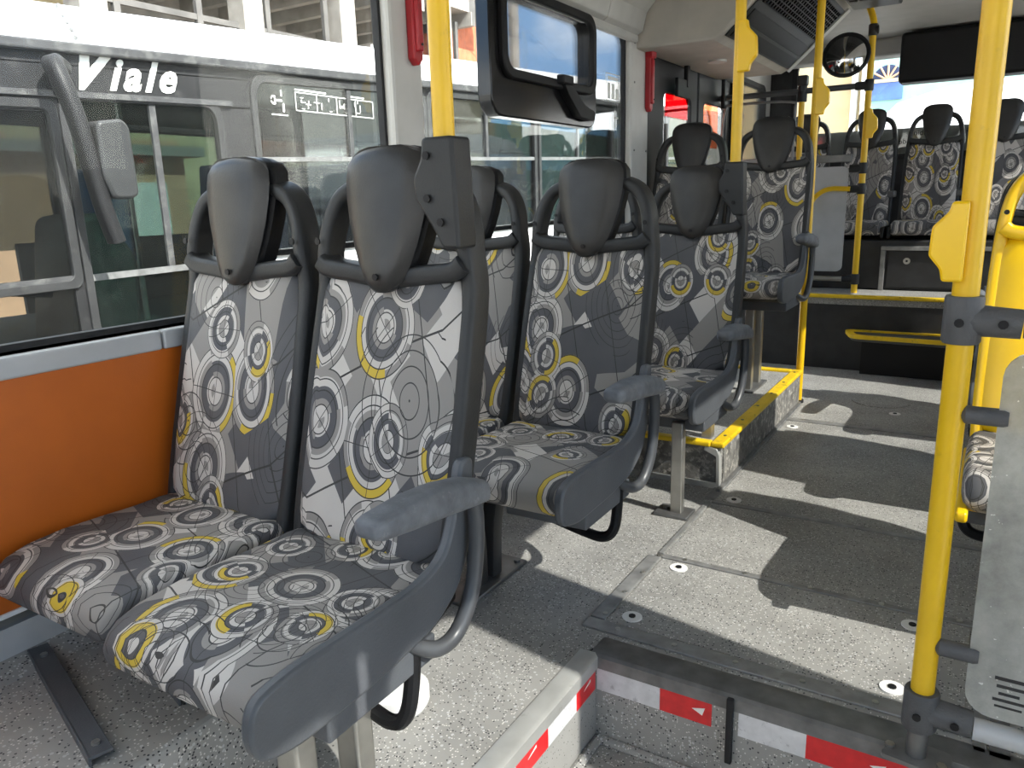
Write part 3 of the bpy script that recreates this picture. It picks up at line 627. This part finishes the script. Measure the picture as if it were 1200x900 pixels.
# ================================================================== POLES AND RAILS
PR = .0185
def clamp(par, c, d, L=.06, r=.026, mat='frame_grey'):       # socket round a pole with an arm towards d
    c = V(c); d = V(d)
    MB().tube([c - V((0, 0, .032)), c - V((0, 0, .028)), c + V((0, 0, .028)), c + V((0, 0, .032))], r, 14, scale=[.9, 1, 1, .9]).tube([c, c + d * L * .98, c + d * L], r * .92, 14, scale=[1, 1, .92]).build('clamp', mat, par)
def bell(par, x, y, z0, s):     # stop-button box on a pole; s gives the side it bulges to
    poly = rpoly([(.0, 0), (.0, .165), (-.03, .165), (-.034, .140), (-.062, .110), (-.066, .05), (-.045, .025), (-.04, 0)], .006)
    MB().prism([(x + s * (-a) * 1., z0 + b) for a, b in poly], 'y', y - .03, y - .004).build('stop_button_box', 'yellow_plastic', par, bevel=.004)
# pole clamped to the first double seat
px, py = -.808, 1.10
P1 = empty('grab_pole', (px, py, 1.0), 'yellow pole rising to the ceiling from the front aisle seat by the door well', 'pole')
MB().tube([(0, 0, .13), (0, 0, CZ - 1.0)], .0185, 16).build('pole_tube', 'yellow', P1)
def seat_bracket(par):
    poly = rpoly([(-.030, .185), (.034, .185), (.040, .0), (.005, -.0), (-.012, .03), (-.05, .085), (-.052, .12), (-.034, .15)], .008)
    b = MB().prism(poly, 'y', -.027, .030).build('pole_bracket', 'frame_grey', par, bevel=.008)
    for a, c in ((-.018, .155), (-.02, .085), (.006, .045)): screw(b, (a, -.029, c), r=.007)
seat_bracket(P1)
P2 = empty('grab_pole', (-.808, 2.83, 1.0), 'yellow pole with a side button box, clamped to the aisle seat on the platform', 'pole')
MB().tube([(0, 0, .13), (0, 0, CZ - 1.0)], .0185, 16).build('pole_tube', 'yellow', P2); seat_bracket(P2)
bell(P2, .0, .0, .48, 1)
P3 = empty('grab_pole', (-.795, 4.10, 0), 'floor to ceiling yellow pole at the rear corner of the yellow edged platform', 'pole')
MB().tube([(0, 0, .0), (0, 0, CZ)], .0185, 16).build('pole_tube', 'yellow', P3)
MB().tube([(0, 0, 0), (0, 0, .015)], .028, 14).build('pole_foot', 'rubber', P3); bell(P3, 0, 0, 1.43, 1)
# pole and guard panel on the rear deck
P4 = empty('grab_pole', (-.715, 5.2, .45), 'yellow pole on the rear deck with a round mirror and dark clamps', 'pole')
MB().tube(curve([(0, 0, 0), (0, 0, .7), (0, 0, 1.45), (.0, 0, 1.56), (-.03, .02, 1.65)], 5), .0185, 16).build('pole_tube', 'yellow', P4)
for z, d in ((1.22, (-1, 0, 0)), (.75, (-1, 0, 0)), (.63, (-1, 0, 0)), (.085, (-1, 0, 0))): clamp(P4, (0, 0, z), d, .075)
clamp(P4, (0, 0, 1.52), (1, 0, 0), .03); bell(P4, 0, 0, .92, 1)
G = empty('guard_panel', (-1.15, 5.2, .45), 'grey glass guard panel with rails between the rear door and the back seats', 'guard')
pn = MB().prism(rr(-.36, .355, .13, .765, .035, 4), 'y', -.006, .006).build('guard_glass', 'sill_grey', G, smooth=0)
MB().box(-.42, .37, -.012, .012, .79, .835).build('top_rail', 'steel_dull', G, bevel=.004)
MB().tube([(-.42, 0, .085), (.37, 0, .085)], .016, 10).build('bottom_rail', 'steel', G)
MB().tube(curve([(.375, -.03, .63), (.28, -.035, .635), (.22, -.04, .62), (.17, -.06, .57), (.15, -.07, .50)], 5), .015, 10).build('hand_grip', 'yellow', G)
MB().tube([(.06, 0, 0), (.06, 0, 1.2)], .0175, 12).build('guard_post', 'yellow', G)
MB().tube([(-.45, 0, 1.22), (.37, 0, 1.22)], .0175, 12).build('cross_rail', 'tube_grey', G)
clamp(G, (.06, 0, 1.19), (0, 0, 1), .06, .03); MB().box(.03, .09, -.03, .03, 1.25, 1.31).build('guard_post_cap', 'frame_grey', G, bevel=.008)
MB().tube(curve([(-.42, -.04, .95), (-.40, -.04, 1.14), (-.34, -.04, 1.17), (-.0, -.04, 1.16), (.03, -.04, 1.10), (.03, -.04, .82)], 5), .008, 8).build('thin_loop', 'steel_dull', G)
# convex mirror
mm = empty('convex_mirror', (-.79, 4.80, 1.81), 'round convex mirror in a black rim beside the rear pole', 'mirror')
rings = []
for i in range(6):
    a = i / 5 * .9; r_ = .112 * math.sin(a) / math.sin(.9); y_ = .05 - .09 * (math.cos(a) - math.cos(.9)) / (1 - math.cos(.9)) * .6
    rings.append([(max(r_, .0005) * math.cos(6.2832 * k / 28), y_, max(r_, .0005) * math.sin(6.2832 * k / 28)) for k in range(28)])
MB().loft(rings).build('mirror_face', 'mirror', mm, smooth=80)
MB().tube([(.114 * math.cos(6.2832 * k / 32), .05, .114 * math.sin(6.2832 * k / 32)) for k in range(32)], .011, 8, closed=True).build('mirror_rim', 'black', mm)
MB().tube(curve([(0, .06, 0), (.03, .18, .05), (.06, .36, .16), (.07, .40, .2)], 4), .01, 8).build('mirror_arm', 'black', mm)
mm.rotation_euler = (math.radians(-14), 0, math.radians(6))
# pole and partition by the door well
P5 = empty('grab_pole', (-.032, 1.485, 0), 'thick yellow pole standing at the edge of the door well', 'pole')
MB().tube([(0, 0, .10), (0, 0, CZ)], .0205, 18).build('pole_tube', 'yellow', P5)
MB().tube([(0, 0, .006), (0, 0, .11)], .018, 16).build('pole_foot_tube', 'steel_dull', P5)
MB().prism(rpoly([(-.062, -.03), (.06, -.045), (.062, .03), (-.03, .04)], .015), 'z', .005, .014).build('foot_plate', 'alu_dark', P5)
for (x, y) in ((-.045, 0.0), (.045, -.02)):
    b = MB(); disc(b, (x, y, .014), (0, 0, 1), .009, .006, 6); b.build('bolt', 'steel', P5)
for z, L_, r_ in ((.115, .085, .031), (.862, .085, .030)):
    k = MB(); k.tube([(0, 0, z - .04), (0, 0, z - .036), (0, 0, z + .036), (0, 0, z + .04)], r_, 18, scale=[.93, 1, 1, .93]); k.tube([(0, 0, z), (L_ * .5, 0, z - .002), (L_, 0, z - .004)], .0255, 14, scale=[1.1, 1, .95])
    kk = k.build('clamp', 'clamp_grey', P5)
    for dx in (-.004, .058): screw(kk, (dx, -.0315 if dx < 0 else -.027, z - .002), r=.0075)
for z in (.255, .70):
    MB().tube([(.012, -.004, z), (.02, -.006, z), (.075, -.006, z), (.082, -.006, z)], .016, 12, scale=[.5, 1, 1, .85]).build('glass_holder', 'clamp_grey', P5)
poly = rpoly([(-.006, .0), (-.006, .128), (-.030, .128), (-.034, .112), (-.056, .088), (-.058, .042), (-.040, .02), (-.036, 0)], .005)
MB().prism([(a, .928 + b) for a, b in poly], 'y', -.045, -.01).build('stop_button_box', 'yellow_plastic', P5, bevel=.004)
gp = empty('glass_partition', (.035, 1.478, 0), 'frosted grey glass partition held by tubes beside the thick yellow pole', 'partition')
MB().prism(rr(.0, .76, .142, .815, .045, 5), 'y', -.005, .005).build('glass_sheet', 'glass_panel', gp, smooth=0)
MB().tube([(.02, .0, .108), (.80, .0, .100)], .0205, 14).build('bottom_rail', 'sill_grey', gp)
MB().tube([(.02, .0, .856), (.80, .0, .856)], .0195, 14).build('top_rail', 'tube_grey', gp)
for x in (.10, .5): MB().box(x, x + .16, -.016, .016, .12, .145).build('glass_clip', 'frame_grey', gp, bevel=.006)
for i, (s_, z_, sz) in enumerate((('OOOOOOO OO', .222, .0115), ('ooo-ooooo', .207, .0105), ('ooo ooo oo', .193, .0095), ('ooooo', .180, .0095), ('oooooooooooo', .168, .007))):
    MB().box(.043 + .004 * (i % 3), .095 - .006 * (i % 3), -.0062, -.0052, z_, z_ + sz * .55).build('glass_stamp', 'black_print', gp, smooth=0)
MB().box(.09, .125, 1.56, 2.2, 0.0, .006).build('floor_flange', 'alu_dark', fl, smooth=0)
for y in (1.6, 1.78, 1.95):
    s_ = MB(); disc(s_, (.105, y, .006), (0, 0, 1), .006, .004, 8); s_.build('screw_head', 'steel', fl)
# step in front of the rear deck
st = empty('boarding_step', (-.25, 4.9, 0), 'black step with a yellow rim in front of the rear deck', 'step')
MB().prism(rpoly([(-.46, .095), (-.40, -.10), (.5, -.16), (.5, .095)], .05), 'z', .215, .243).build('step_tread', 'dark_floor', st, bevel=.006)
op = rpoly([(-.475, .097), (-.412, -.115), (.52, -.175), (.52, .097)], .05); ip = rpoly([(-.43, .075), (-.38, -.08), (.49, -.14), (.49, .075)], .05)
frame_ring(op, ip, 'z', .232, .254).build('step_rim', 'yellow_edge', st, bevel=.004)
MB().box(-.36, .5, .0, .095, 0, .215).build('step_body', 'black', st, smooth=0)
# red emergency hammers / exit handles
for (y, z0, z1, lab) in ((2.005, 1.485, 1.78, 'red emergency exit handle on the white pillar beside the clamped yellow pole'), (3.90, 1.49, 1.80, 'red emergency exit handle on the pillar by the rear door')):
    hm = empty('exit_handle', (WL + .02, y, z0), lab, 'emergency handle')
    H = z1 - z0
    MB().prism(rpoly([(-.022, .02), (-.022, H), (.022, H), (.022, .02), (.0, 0)], .006), 'x', 0, .028).build('handle_body', 'red_plastic', hm, bevel=.006)
    MB().box(.012, .04, -.014, .014, .04, H - .03 if H < .3 else H * .9).build('handle_grip', 'red_plastic', hm, bevel=.006)
    MB().box(.0, .045, -.026, .026, H * .82, H).build('handle_cap', 'red_plastic', hm, bevel=.008)
    for z in (.06, H - .06): screw(hm, (.041, 0, z), (1, 0, 0), .004)
# loose bits on the floor
fb = empty('floor_bracket', (-1.375, .617, .2), 'dark angle strip with bolts lying across the ledge below the window seat', 'bracket')
MB().box(-.22, .22, -.018, .018, .012, .018).box(-.22, .22, -.02, -.015, .0, .018).build('angle_strip', 'panel_grey', fb, bevel=.001)
for x in (-.17, .19):
    b = MB(); disc(b, (x, .0, .018), (0, 0, 1), .007, .005, 8); b.build('bolt', 'steel', fb)
fb.rotation_euler = (0, 0, math.radians(-15.7))
fb2 = copy_tree(fb); fb2.location = (-1.385, .79, .2); tag(fb2, 'dark angle strip mostly hidden behind the aisle seat cushion', 'bracket')
wp = MB().prism([(p[0], p[1]) for p in rr(-.075, .075, -.06, .06, .05, 5)], 'z', 0, .05).build('floor_pad', 'paper', bevel=.01, loc=(-1.03, 1.12, 0), label='white rounded pad on the floor behind the legs of the front double seat', cat='pad')
wp.rotation_euler = (0, 0, .3)
# ================================================================== OUTSIDE
gd = MB().box(-40, 40, -40, 60, -.75, -.70).build('ground', 'asphalt', smooth=0, kind=ST)
# --- parked bus alongside. (y, t): t = 0 at the window sill line, 1 at the gutter line
BX = -4.2
def zt(y): return 1.885 + .042 * (y - 2.13)
def zb(y): return .72 + .012 * (y - 1.93)
def zz(y, t): return zb(y) + (zt(y) - zb(y)) * t
vb = empty('parked_bus', (BX, 3, -.7), 'white and charcoal city bus parked close outside the windows', 'bus')
def sb(name, mat, x0, x1, y0, y1, t0, t1, par=None, n=1, bevel=0.):        # slanted box in the bus side
    mb = MB()
    vs = [(x - BX, y - 3, zz(y, t) + .7) for x in (x0, x1) for y in (y0, y1) for t in (t0, t1)]
    mb.add(vs, [(0, 1, 3, 2), (4, 6, 7, 5), (0, 4, 5, 1), (2, 3, 7, 6), (0, 2, 6, 4), (1, 5, 7, 3)])
    return mb.build(name, mat, par or vb, smooth=0, bevel=bevel)
def sloop(y0, y1, t0, t1, r, n=5): return [(y - 3, zz(y, t) + .7) for y, t in rr(y0, y1, t0, t1, r, n)]
def sring(y0, y1, t0, t1, r, wdt, mat, name, x0=-.01, x1=.02, par=None):
    k = wdt; return frame_ring(sloop(y0 - k, y1 + k, t0 - k * .85, t1 + k * .85, r * 1.15), sloop(y0, y1, t0, t1, r), 'x', x0, x1).build(name, mat, par or vb, bevel=.004)
Y0, Y1 = .75, 15.0
wins = [(1.05, 2.30, .0, .75, .04), (2.40, 3.33, -.30, .79, .08), (3.66, 5.42, .04, .935, .09), (5.52, 7.28, .04, .935, .07), (7.42, 9.2, .04, .935, .07), (9.3, 11.1, .04, .935, .07), (11.2, 13.0, .04, .935, .07)]
sb('side_panel', 'viale_dark', BX - .03, BX, Y0, Y1, .935, 1.0)                       # above windows
sb('side_panel', 'viale_dark', BX - .03, BX, Y0, 3.66, .79, .94)
sb('side_panel', 'viale_dark', BX - .03, BX, 3.33, 3.66, -.3, .80)
sb('side_panel', 'viale_dark', BX - .03, BX, 2.30, 2.40, -.3, .80); sb('side_panel', 'viale_dark', BX - .03, BX, Y0, 1.05, -.9, .80)
sb('side_panel', 'viale_dark', BX - .03, BX, 5.42, 5.52, .0, .94); sb('side_panel', 'viale_dark', BX - .03, BX, 7.28, 7.42, .0, .94); sb('side_panel', 'viale_dark', BX - .03, BX, 9.2, 9.3, .0, .94); sb('side_panel', 'viale_dark', BX - .03, BX, 11.1, 11.2, .0, .94); sb('side_panel', 'viale_dark', BX - .03, BX, 13.0, Y1, .0, .94)
sb('side_panel', 'viale_dark', BX - .03, BX, Y0, 2.30, .74, .80)
sb('body_side', 'white_paint', BX - .03, BX, 3.33, Y1, -1.0, .04); sb('body_side', 'viale_dark', BX - .03, BX, Y0, 3.40, -1.0, -.30)
sb('body_moulding', 'viale_trim', BX, BX + .02, 3.40, Y1, .0, .035)
sb('gutter', 'viale_trim', BX - .02, BX + .05, Y0, Y1, .985, 1.03, bevel=.01)
sb('gutter_line', 'viale_trim', BX, BX + .03, Y0, 3.45, .80, .825)
# roof: curved white shell in panels
prof = [(0, 1.02), (-.05, 1.10), (-.12, 1.17), (-.25, 1.225), (-.45, 1.27), (-.8, 1.30), (-1.3, 1.31), (-1.8, 1.30), (-2.2, 1.24), (-2.4, 1.05)]
for y0, y1 in ((Y0, 2.42), (2.435, 6.0), (6.015, 10.0), (10.015, Y1)):
    rg = []
    for y in (y0, y1): rg.append([(x, y - 3, zz(y, t) + .7) for x, t in prof] + [(x * .97 - .03, y - 3, zz(y, t) + .66) for x, t in prof[::-1]])
    MB().loft(rg).build('roof_panel', 'white_paint', vb, smooth=50)
for i in range(5):
    t_ = 1.06 + .035 * i; x_ = -.03 - .03 * i
    s_ = MB(); disc(s_, (x_ + .012, 2.52 - 3, zz(2.5, t_) + .7), (1, 0, .5), .012, .02, 8); s_.build('rivet', 'steel_dull', vb)
for i, (y0, y1, t0, t1, r) in enumerate(wins):
    wn = sring(y0, y1, t0, t1, r, .045, 'viale_frame', 'window_frame')
    MB().prism(sloop(y0 - .01, y1 + .01, t0 - .01, t1 + .01, r), 'x', -.018, -.012).build('window_pane', 'glass_green' if i == 1 else 'glass_viale', wn, smooth=0)
    if i == 0: sb('glazing_bar', 'viale_trim', BX - .02, BX + .015, y0, y1, -.02, .02, wn)
    if i == 1:
        sb('glazing_bar', 'alu_dark', BX - .01, BX + .012, y0, y1, -.015, .015, wn); sb('glazing_bar', 'viale_trim', BX - .012, BX + .006, 2.88, 2.92, .0, .79, wn)
    if i > 1:
        sb('glazing_bar', 'alu_dark', BX - .01, BX + .012, y0, y1, .52, .545, wn); sb('glazing_bar', 'viale_trim', BX - .014, BX + .006, (y0 + y1) / 2 - .02, (y0 + y1) / 2 + .02, .54, .93, wn)
for y, lab in ((1.25, ''),):
    sb('lower_glass', 'glass_viale', BX - .018, BX - .012, 1.05, 2.30, -.30, .0)
# lettering on the parked bus
sl_ = V((0, 1, .050)).normalized()
def stext(s, size, y, t, mat, shear=.0, off=0., sp=1., name='lettering', x=.002, ext=.003):
    txt(s, size, mat, vb, axes(sl_, (0, 0, 1), (x, y - 3, zz(y, t) + .7)), name, shear, ext, off, sp)
stext('V', .25, 2.43, .848, 'letter_white', .6, .014)
stext('iale', .235, 2.655, .848, 'letter_white', .42, .0075, 1.26)
stext('Marcopolo', .075, 3.86, -.115, 'black_print', .35, .001, 1.1)
def pict(cells, y, t, h, mat='letter_white'):
    mb = MB()
    for a0, a1, b0, b1 in cells:
        z = zz(y, t) + .7; mb.box(-.010, -.008, y - 3 + a0, y - 3 + a1, z + b0, z + b1)
    return mb.build('window_sign', mat, vb, smooth=0)
ARW = [(.0, .10, .055, .068), (.0, .03, .045, .078), (.01, .04, .068, .09), (.01, .04, .033, .055), (.09, .1, .09, .13), (.10, .115, -.01, .045), (.0, .14, -.035, -.028)]
pict(ARW, 3.80, .80, 1); pict([(-a1, -a0, b0, b1) for a0, a1, b0, b1 in ARW], 5.02, .80, 1)
cells = [(.0, .80, .10, .105), (.0, .80, -.02, -.015), (.0, .005, -.02, .105), (.795, .80, -.02, .105), (.4, .405, -.02, .105), (.2, .205, -.02, .105), (.6, .605, -.02, .105), (.0, .30, .115, .125), (.5, .7, .115, .125)]
for i in range(24):
    a = random.uniform(.01, .74); b = random.uniform(-.01, .08); L_ = random.uniform(.02, .06)
    cells.append((a, a + (L_ if i % 2 else .006), b, b + (.005 if i % 2 else min(L_, .1 - b))))
pict(cells, 4.02, .815, 1)
# wing mirror of the parked bus
mi = empty('wing_mirror', (0, 2.3 - 3, 1.5 + .7)); mi.parent = vb
MB().prism(rr(.03, .15, .16, .33, .02, 3), 'x', 0, .04).build('mirror_mount', 'black', mi, bevel=.006)
MB().sweep(curve([(.05, .08, .30), (.16, -.02, .30), (.22, -.03, .22), (.25, .0, .05), (.26, .03, -.15), (.26, .07, -.40), (.26, .115, -.58)], 5), rrect(.07, .10, .025, 3), ref=(1, 0, 0), scale=None).build('mirror_arm', 'black', mi)
MB().prism(rpoly([(.06, .02), (.20, .04), (.235, .0), (.24, -.34), (.20, -.36), (.10, -.36), (.06, -.25)], .03), 'x', .20, .33).build('mirror_head', 'frame_grey', mi, bevel=.015)
# inside of the parked bus
MB().box(-2.4, -.03, Y0 - 3, Y1 - 3, .95, .99).build('bus_floor', 'viale_inside', vb, smooth=0)
MB().box(-2.42, -2.38, 3.2 - 3, Y1 - 3, .3, 1.55).box(-2.42, -2.38, .8 - 3, Y1 - 3, 2.45, 2.9).build('far_side', 'viale_inside', vb, smooth=0)
for y in (1.0, 2.4, 3.6, 5.5, 7.3, 9.2, 11.1, 13): MB().box(-2.42, -2.38, y - 3 - .06, y - 3 + .06, 1.5, 2.5).build('far_pillar', 'viale_inside', vb, smooth=0)
for y0, y1 in ((1.06, 2.34), (2.46, 3.54), (3.66, 5.44), (5.56, 7.24), (7.36, 9.14), (9.26, 11.04), (11.16, 12.94)): MB().box(-2.405, -2.398, y0 - 3, y1 - 3, 1.5, 2.5).build('far_pane', 'glass_viale', vb, smooth=0)
for y in (1.7, 3.4, 4.4, 6.2, 8.0): MB().tube([(-1.1, y - 3, .98), (-1.1, y - 3, 2.75)], .02, 8).build('bus_pole', 'steel_dull', vb)
MB().tube([(-1.1, 3.2 - 3, 2.35), (-1.1, Y1 - 3, 2.35)], .02, 8).build('bus_rail', 'steel_dull', vb)
for y in [3.9 + .8 * i for i in range(9)]:
    for x in (-.35, -.8):
        k = MB().prism(rpoly([(y - 3 - .05, 1.4), (y - 3 + .07, 1.4), (y - 3 + .12, 2.08), (y - 3 + .02, 2.1)], .03), 'x', x - .2, x + .2).build('bus_seat_back', 'blue_fabric', vb, bevel=.03)
MB().prism(rpoly([(2.5 - 3, .99), (2.62 - 3, 1.75), (2.80 - 3, 1.78), (2.98 - 3, 1.5), (2.95 - 3, 1.0)], .06), 'x', -.95, -.45).build('driver_seat', 'viale_trim', vb, bevel=.04)
MB().prism(rpoly([(2.82 - 3, 1.5), (2.9 - 3, 2.05), (3.0 - 3, 2.05), (3.0 - 3, 1.45)], .04), 'x', -.92, -.48).build('driver_seat_back', 'blue_fabric', vb, bevel=.04)
MB().tube([(-.95 + .22 * math.cos(6.2832 * k / 24), 2.1 - 3 + .08 * math.sin(6.2832 * k / 24), 1.72 + .2 * math.sin(6.2832 * k / 24)) for k in range(24)], .018, 8, closed=True).build('steering_wheel', 'black', vb)
MB().box(-2.2, -.2, 1.0 - 3, 1.75 - 3, .99, 1.5).build('dashboard', 'viale_trim', vb, bevel=.05)
MB().tube([(-.06, .95 - 3, 1.55), (-.06, 2.2 - 3, 1.36)], .022, 8).build('wiper', 'black', vb)
for y in (2.9, 11.5):
    MB().tube([(.0, y + .4 - 3, .45), (-.3, y + .4 - 3, .45)], .45, 28).build('wheel', 'rubber', vb)
# --- building behind the parked bus: open concrete frame with roof beams
bd = empty('concrete_building', (-15, 14, -.7), 'open concrete frame building with roof beams beyond the parked bus', 'building')
for y in (-5, -1.2, 1.9, 6.2):
    MB().box(-.3, .25, y, y + .55, 0, 7.5).build('column', 'concrete', bd, bevel=.02)
MB().box(-5, .3, -9, 9, 7.5, 8.0).build('roof_slab', 'concrete', bd, smooth=0)
for y in [-8 + 1.3 * i for i in range(13)]: MB().box(-5, .4, y, y + .22, 7.1, 7.5).build('roof_beam', 'concrete', bd, smooth=0)
MB().box(-5, .1, -9, 9, 4.2, 4.5).build('floor_slab', 'concrete', bd, smooth=0)
for y in [-8 + 1.9 * i for i in range(9)]: MB().box(-.05, .05, y, y + .14, 4.5, 7.2).build('mullion', 'bar_dark', bd, smooth=0)
MB().box(-.04, .04, -9, 9, 5.7, 5.82).build('transom', 'bar_dark', bd, smooth=0)
MB().box(-5.2, -5, -9, 9, 0, 8).build('back_wall', 'concrete', bd, smooth=0)
for y in (-7, -3.5, 3.2): MB().box(-5, -4.9, y, y + 1.8, 4.9, 6.9).build('wall_opening', 'beige_wall', bd, smooth=0)
MB().box(-4.9, -.2, -9, 9, .0, 4.2).build('ground_floor', 'beige_wall', bd, smooth=0)
for y in (-8, -4.5, -.5, 3): MB().box(-.2, -.16, y, y + 1.5, .8, 3.2).build('shutter', 'pink_wall', bd, smooth=0)
MB().box(-2.5, -.6, 7.6, 9.5, 0, 9).build('red_wing', 'brick_wall', bd, smooth=0)
rw = MB().box(-14.2, -13.6, -14, 6.2, -.7, 4.9).build('rubble_wall', 'rubble', smooth=0, label='pale rubble stone wall behind the front of the parked bus', cat='wall')
bh = empty('street_shop', (-11.5, 5, -.7), 'pink plastered low building seen through the cab of the parked bus', 'building')
MB().box(-1, 0, -6, 3.4, 0, 2.6).build('wall', 'pink_wall', bh, smooth=0); MB().box(-.02, .04, -2.5, -1.2, .2, 2.1).build('shutter', 'concrete', bh, smooth=0); MB().box(-1.1, .3, -6.2, 3.6, 2.6, 2.75).build('roof', 'concrete', bh, smooth=0)
MB().box(-.01, .05, 1.2, 3.0, 1.0, 2.2).build('white_panel', 'letter_white', bh, smooth=0)
oc = MB().prism(rpoly([(7.3, 1.75), (9.3, 1.75), (9.3, 2.05), (7.3, 2.05)], .2), 'x', -9.2, -7.2).build('orange_awning', 'orange_paint', bevel=.05, label='orange rounded canopy seen through the parked bus windows', cat='canopy')
MB().tube([(-8.2, 7.5, -.7), (-8.2, 7.5, 1.8)], .05, 8).tube([(-8.2, 9.1, -.7), (-8.2, 9.1, 1.8)], .05, 8).build('awning_post', 'steel_dull', oc)
yb2 = empty('yard_wall', (-10.5, 12, -.7), 'low brick and orange mesh yard wall beyond the parked bus', 'wall')
MB().box(-.2, 0, -3, 14, 0, 2.1).build('wall', 'brick_wall', yb2, smooth=0); MB().box(-.25, .05, -3, 14, 2.1, 2.5).build('coping', 'beige_wall', yb2, smooth=0)
up = empty('utility_pole', (-13, 21.5, -.7), 'pale utility pole with wires under the blue sky', 'utility pole')
MB().tube([(0, 0, 0), (0, 0, 11)], .16, 10).build('pole_tube', 'concrete', up)
for z in (8.2, 9.6): MB().tube(curve([(0, 0, z), (6, 12, z - 1.0), (12, 24, z + .5)], 4), .02, 6).build('wire', 'black', up)
# --- behind the bus: a white bus, a beige wall with a green bay and an arched window
rb = empty('white_coach', (-.2, 9.6, -.7), 'white vehicle with a curved roof close behind the rear window', 'bus')
rg = []
for x in (-1.15, -.9, -.4, .6, 2.2):
    s = {-1.15: .86, -.9: .95, -.4: 1., .6: 1.02, 2.2: 1.02}[x]
    rg.append([(x, y, z * s) for y, z in ((0, .3), (-.05, 1.9), (.02, 2.2), (.2, 2.62), (.6, 2.85), (2.4, 2.9), (2.5, .3))])
MB().loft(rg).build('body', 'white_paint', rb, smooth=40)
MB().box(-1.1, 2.2, -.10, -.02, 1.62, 1.72).build('bumper_trim', 'viale_trim', rb, bevel=.02); MB().box(-1.1, 2.2, -.09, -.02, 1.80, 1.9).build('trim', 'sill_grey', rb, bevel=.02)
MB().box(-1.0, 2.1, -.07, -.03, .9, 1.45).build('grille', 'viale_dark', rb, bevel=.02)
sw = empty('street_facade', (-1, 17, -.7), 'sunlit beige facade with a pale green bay and an arched window', 'building')
MB().box(-5.5, 6, 0, .5, 0, 9).build('wall', 'beige_wall', sw, smooth=0)
MB().box(-1.42, 3.4, -.12, 0, 0, 9).build('green_bay', 'teal_wall', sw, smooth=0)
arc = [(-1.0 + .27 * math.cos(math.pi * k / 14), 3.75 + .27 * math.sin(math.pi * k / 14)) for k in range(15)]
aw = MB().prism(arc, 'y', -.16, -.12).build('fanlight', 'blue_fabric', sw, smooth=0)
for k in range(1, 6):
    a = math.pi * k / 6; MB().tube([(-1.0, -.18, 3.75), (-1.0 + .27 * math.cos(a), -.18, 3.75 + .27 * math.sin(a))], .018, 6).build('glazing_bar', 'pink_wall', aw)
MB().box(-1.27, -.73, -.16, -.12, 3.4, 3.72).build('window_pane', 'blue_glass', sw, smooth=0); MB().box(-1.29, -.71, -.2, -.12, 3.71, 3.77).build('glazing_bar', 'beige_wall', sw, smooth=0)
for x in (-1.62, -1.45): MB().box(x, x + .1, -.2, 0, 0, 9).build('pilaster', 'letter_white', sw, smooth=0)
bs = MB().prism(rr(-.3, .3, 2.0, 2.6, .06), 'y', -.03, 0).build('blue_sign', 'blue_glass', loc=(-2.25, 14.5, -.7), bevel=.01, label='blue sign board on a stand in front of the beige facade', cat='sign')
MB().tube([(0, .0, 0), (0, .0, 2.2)], .04, 8).build('sign_post', 'steel_dull', bs)
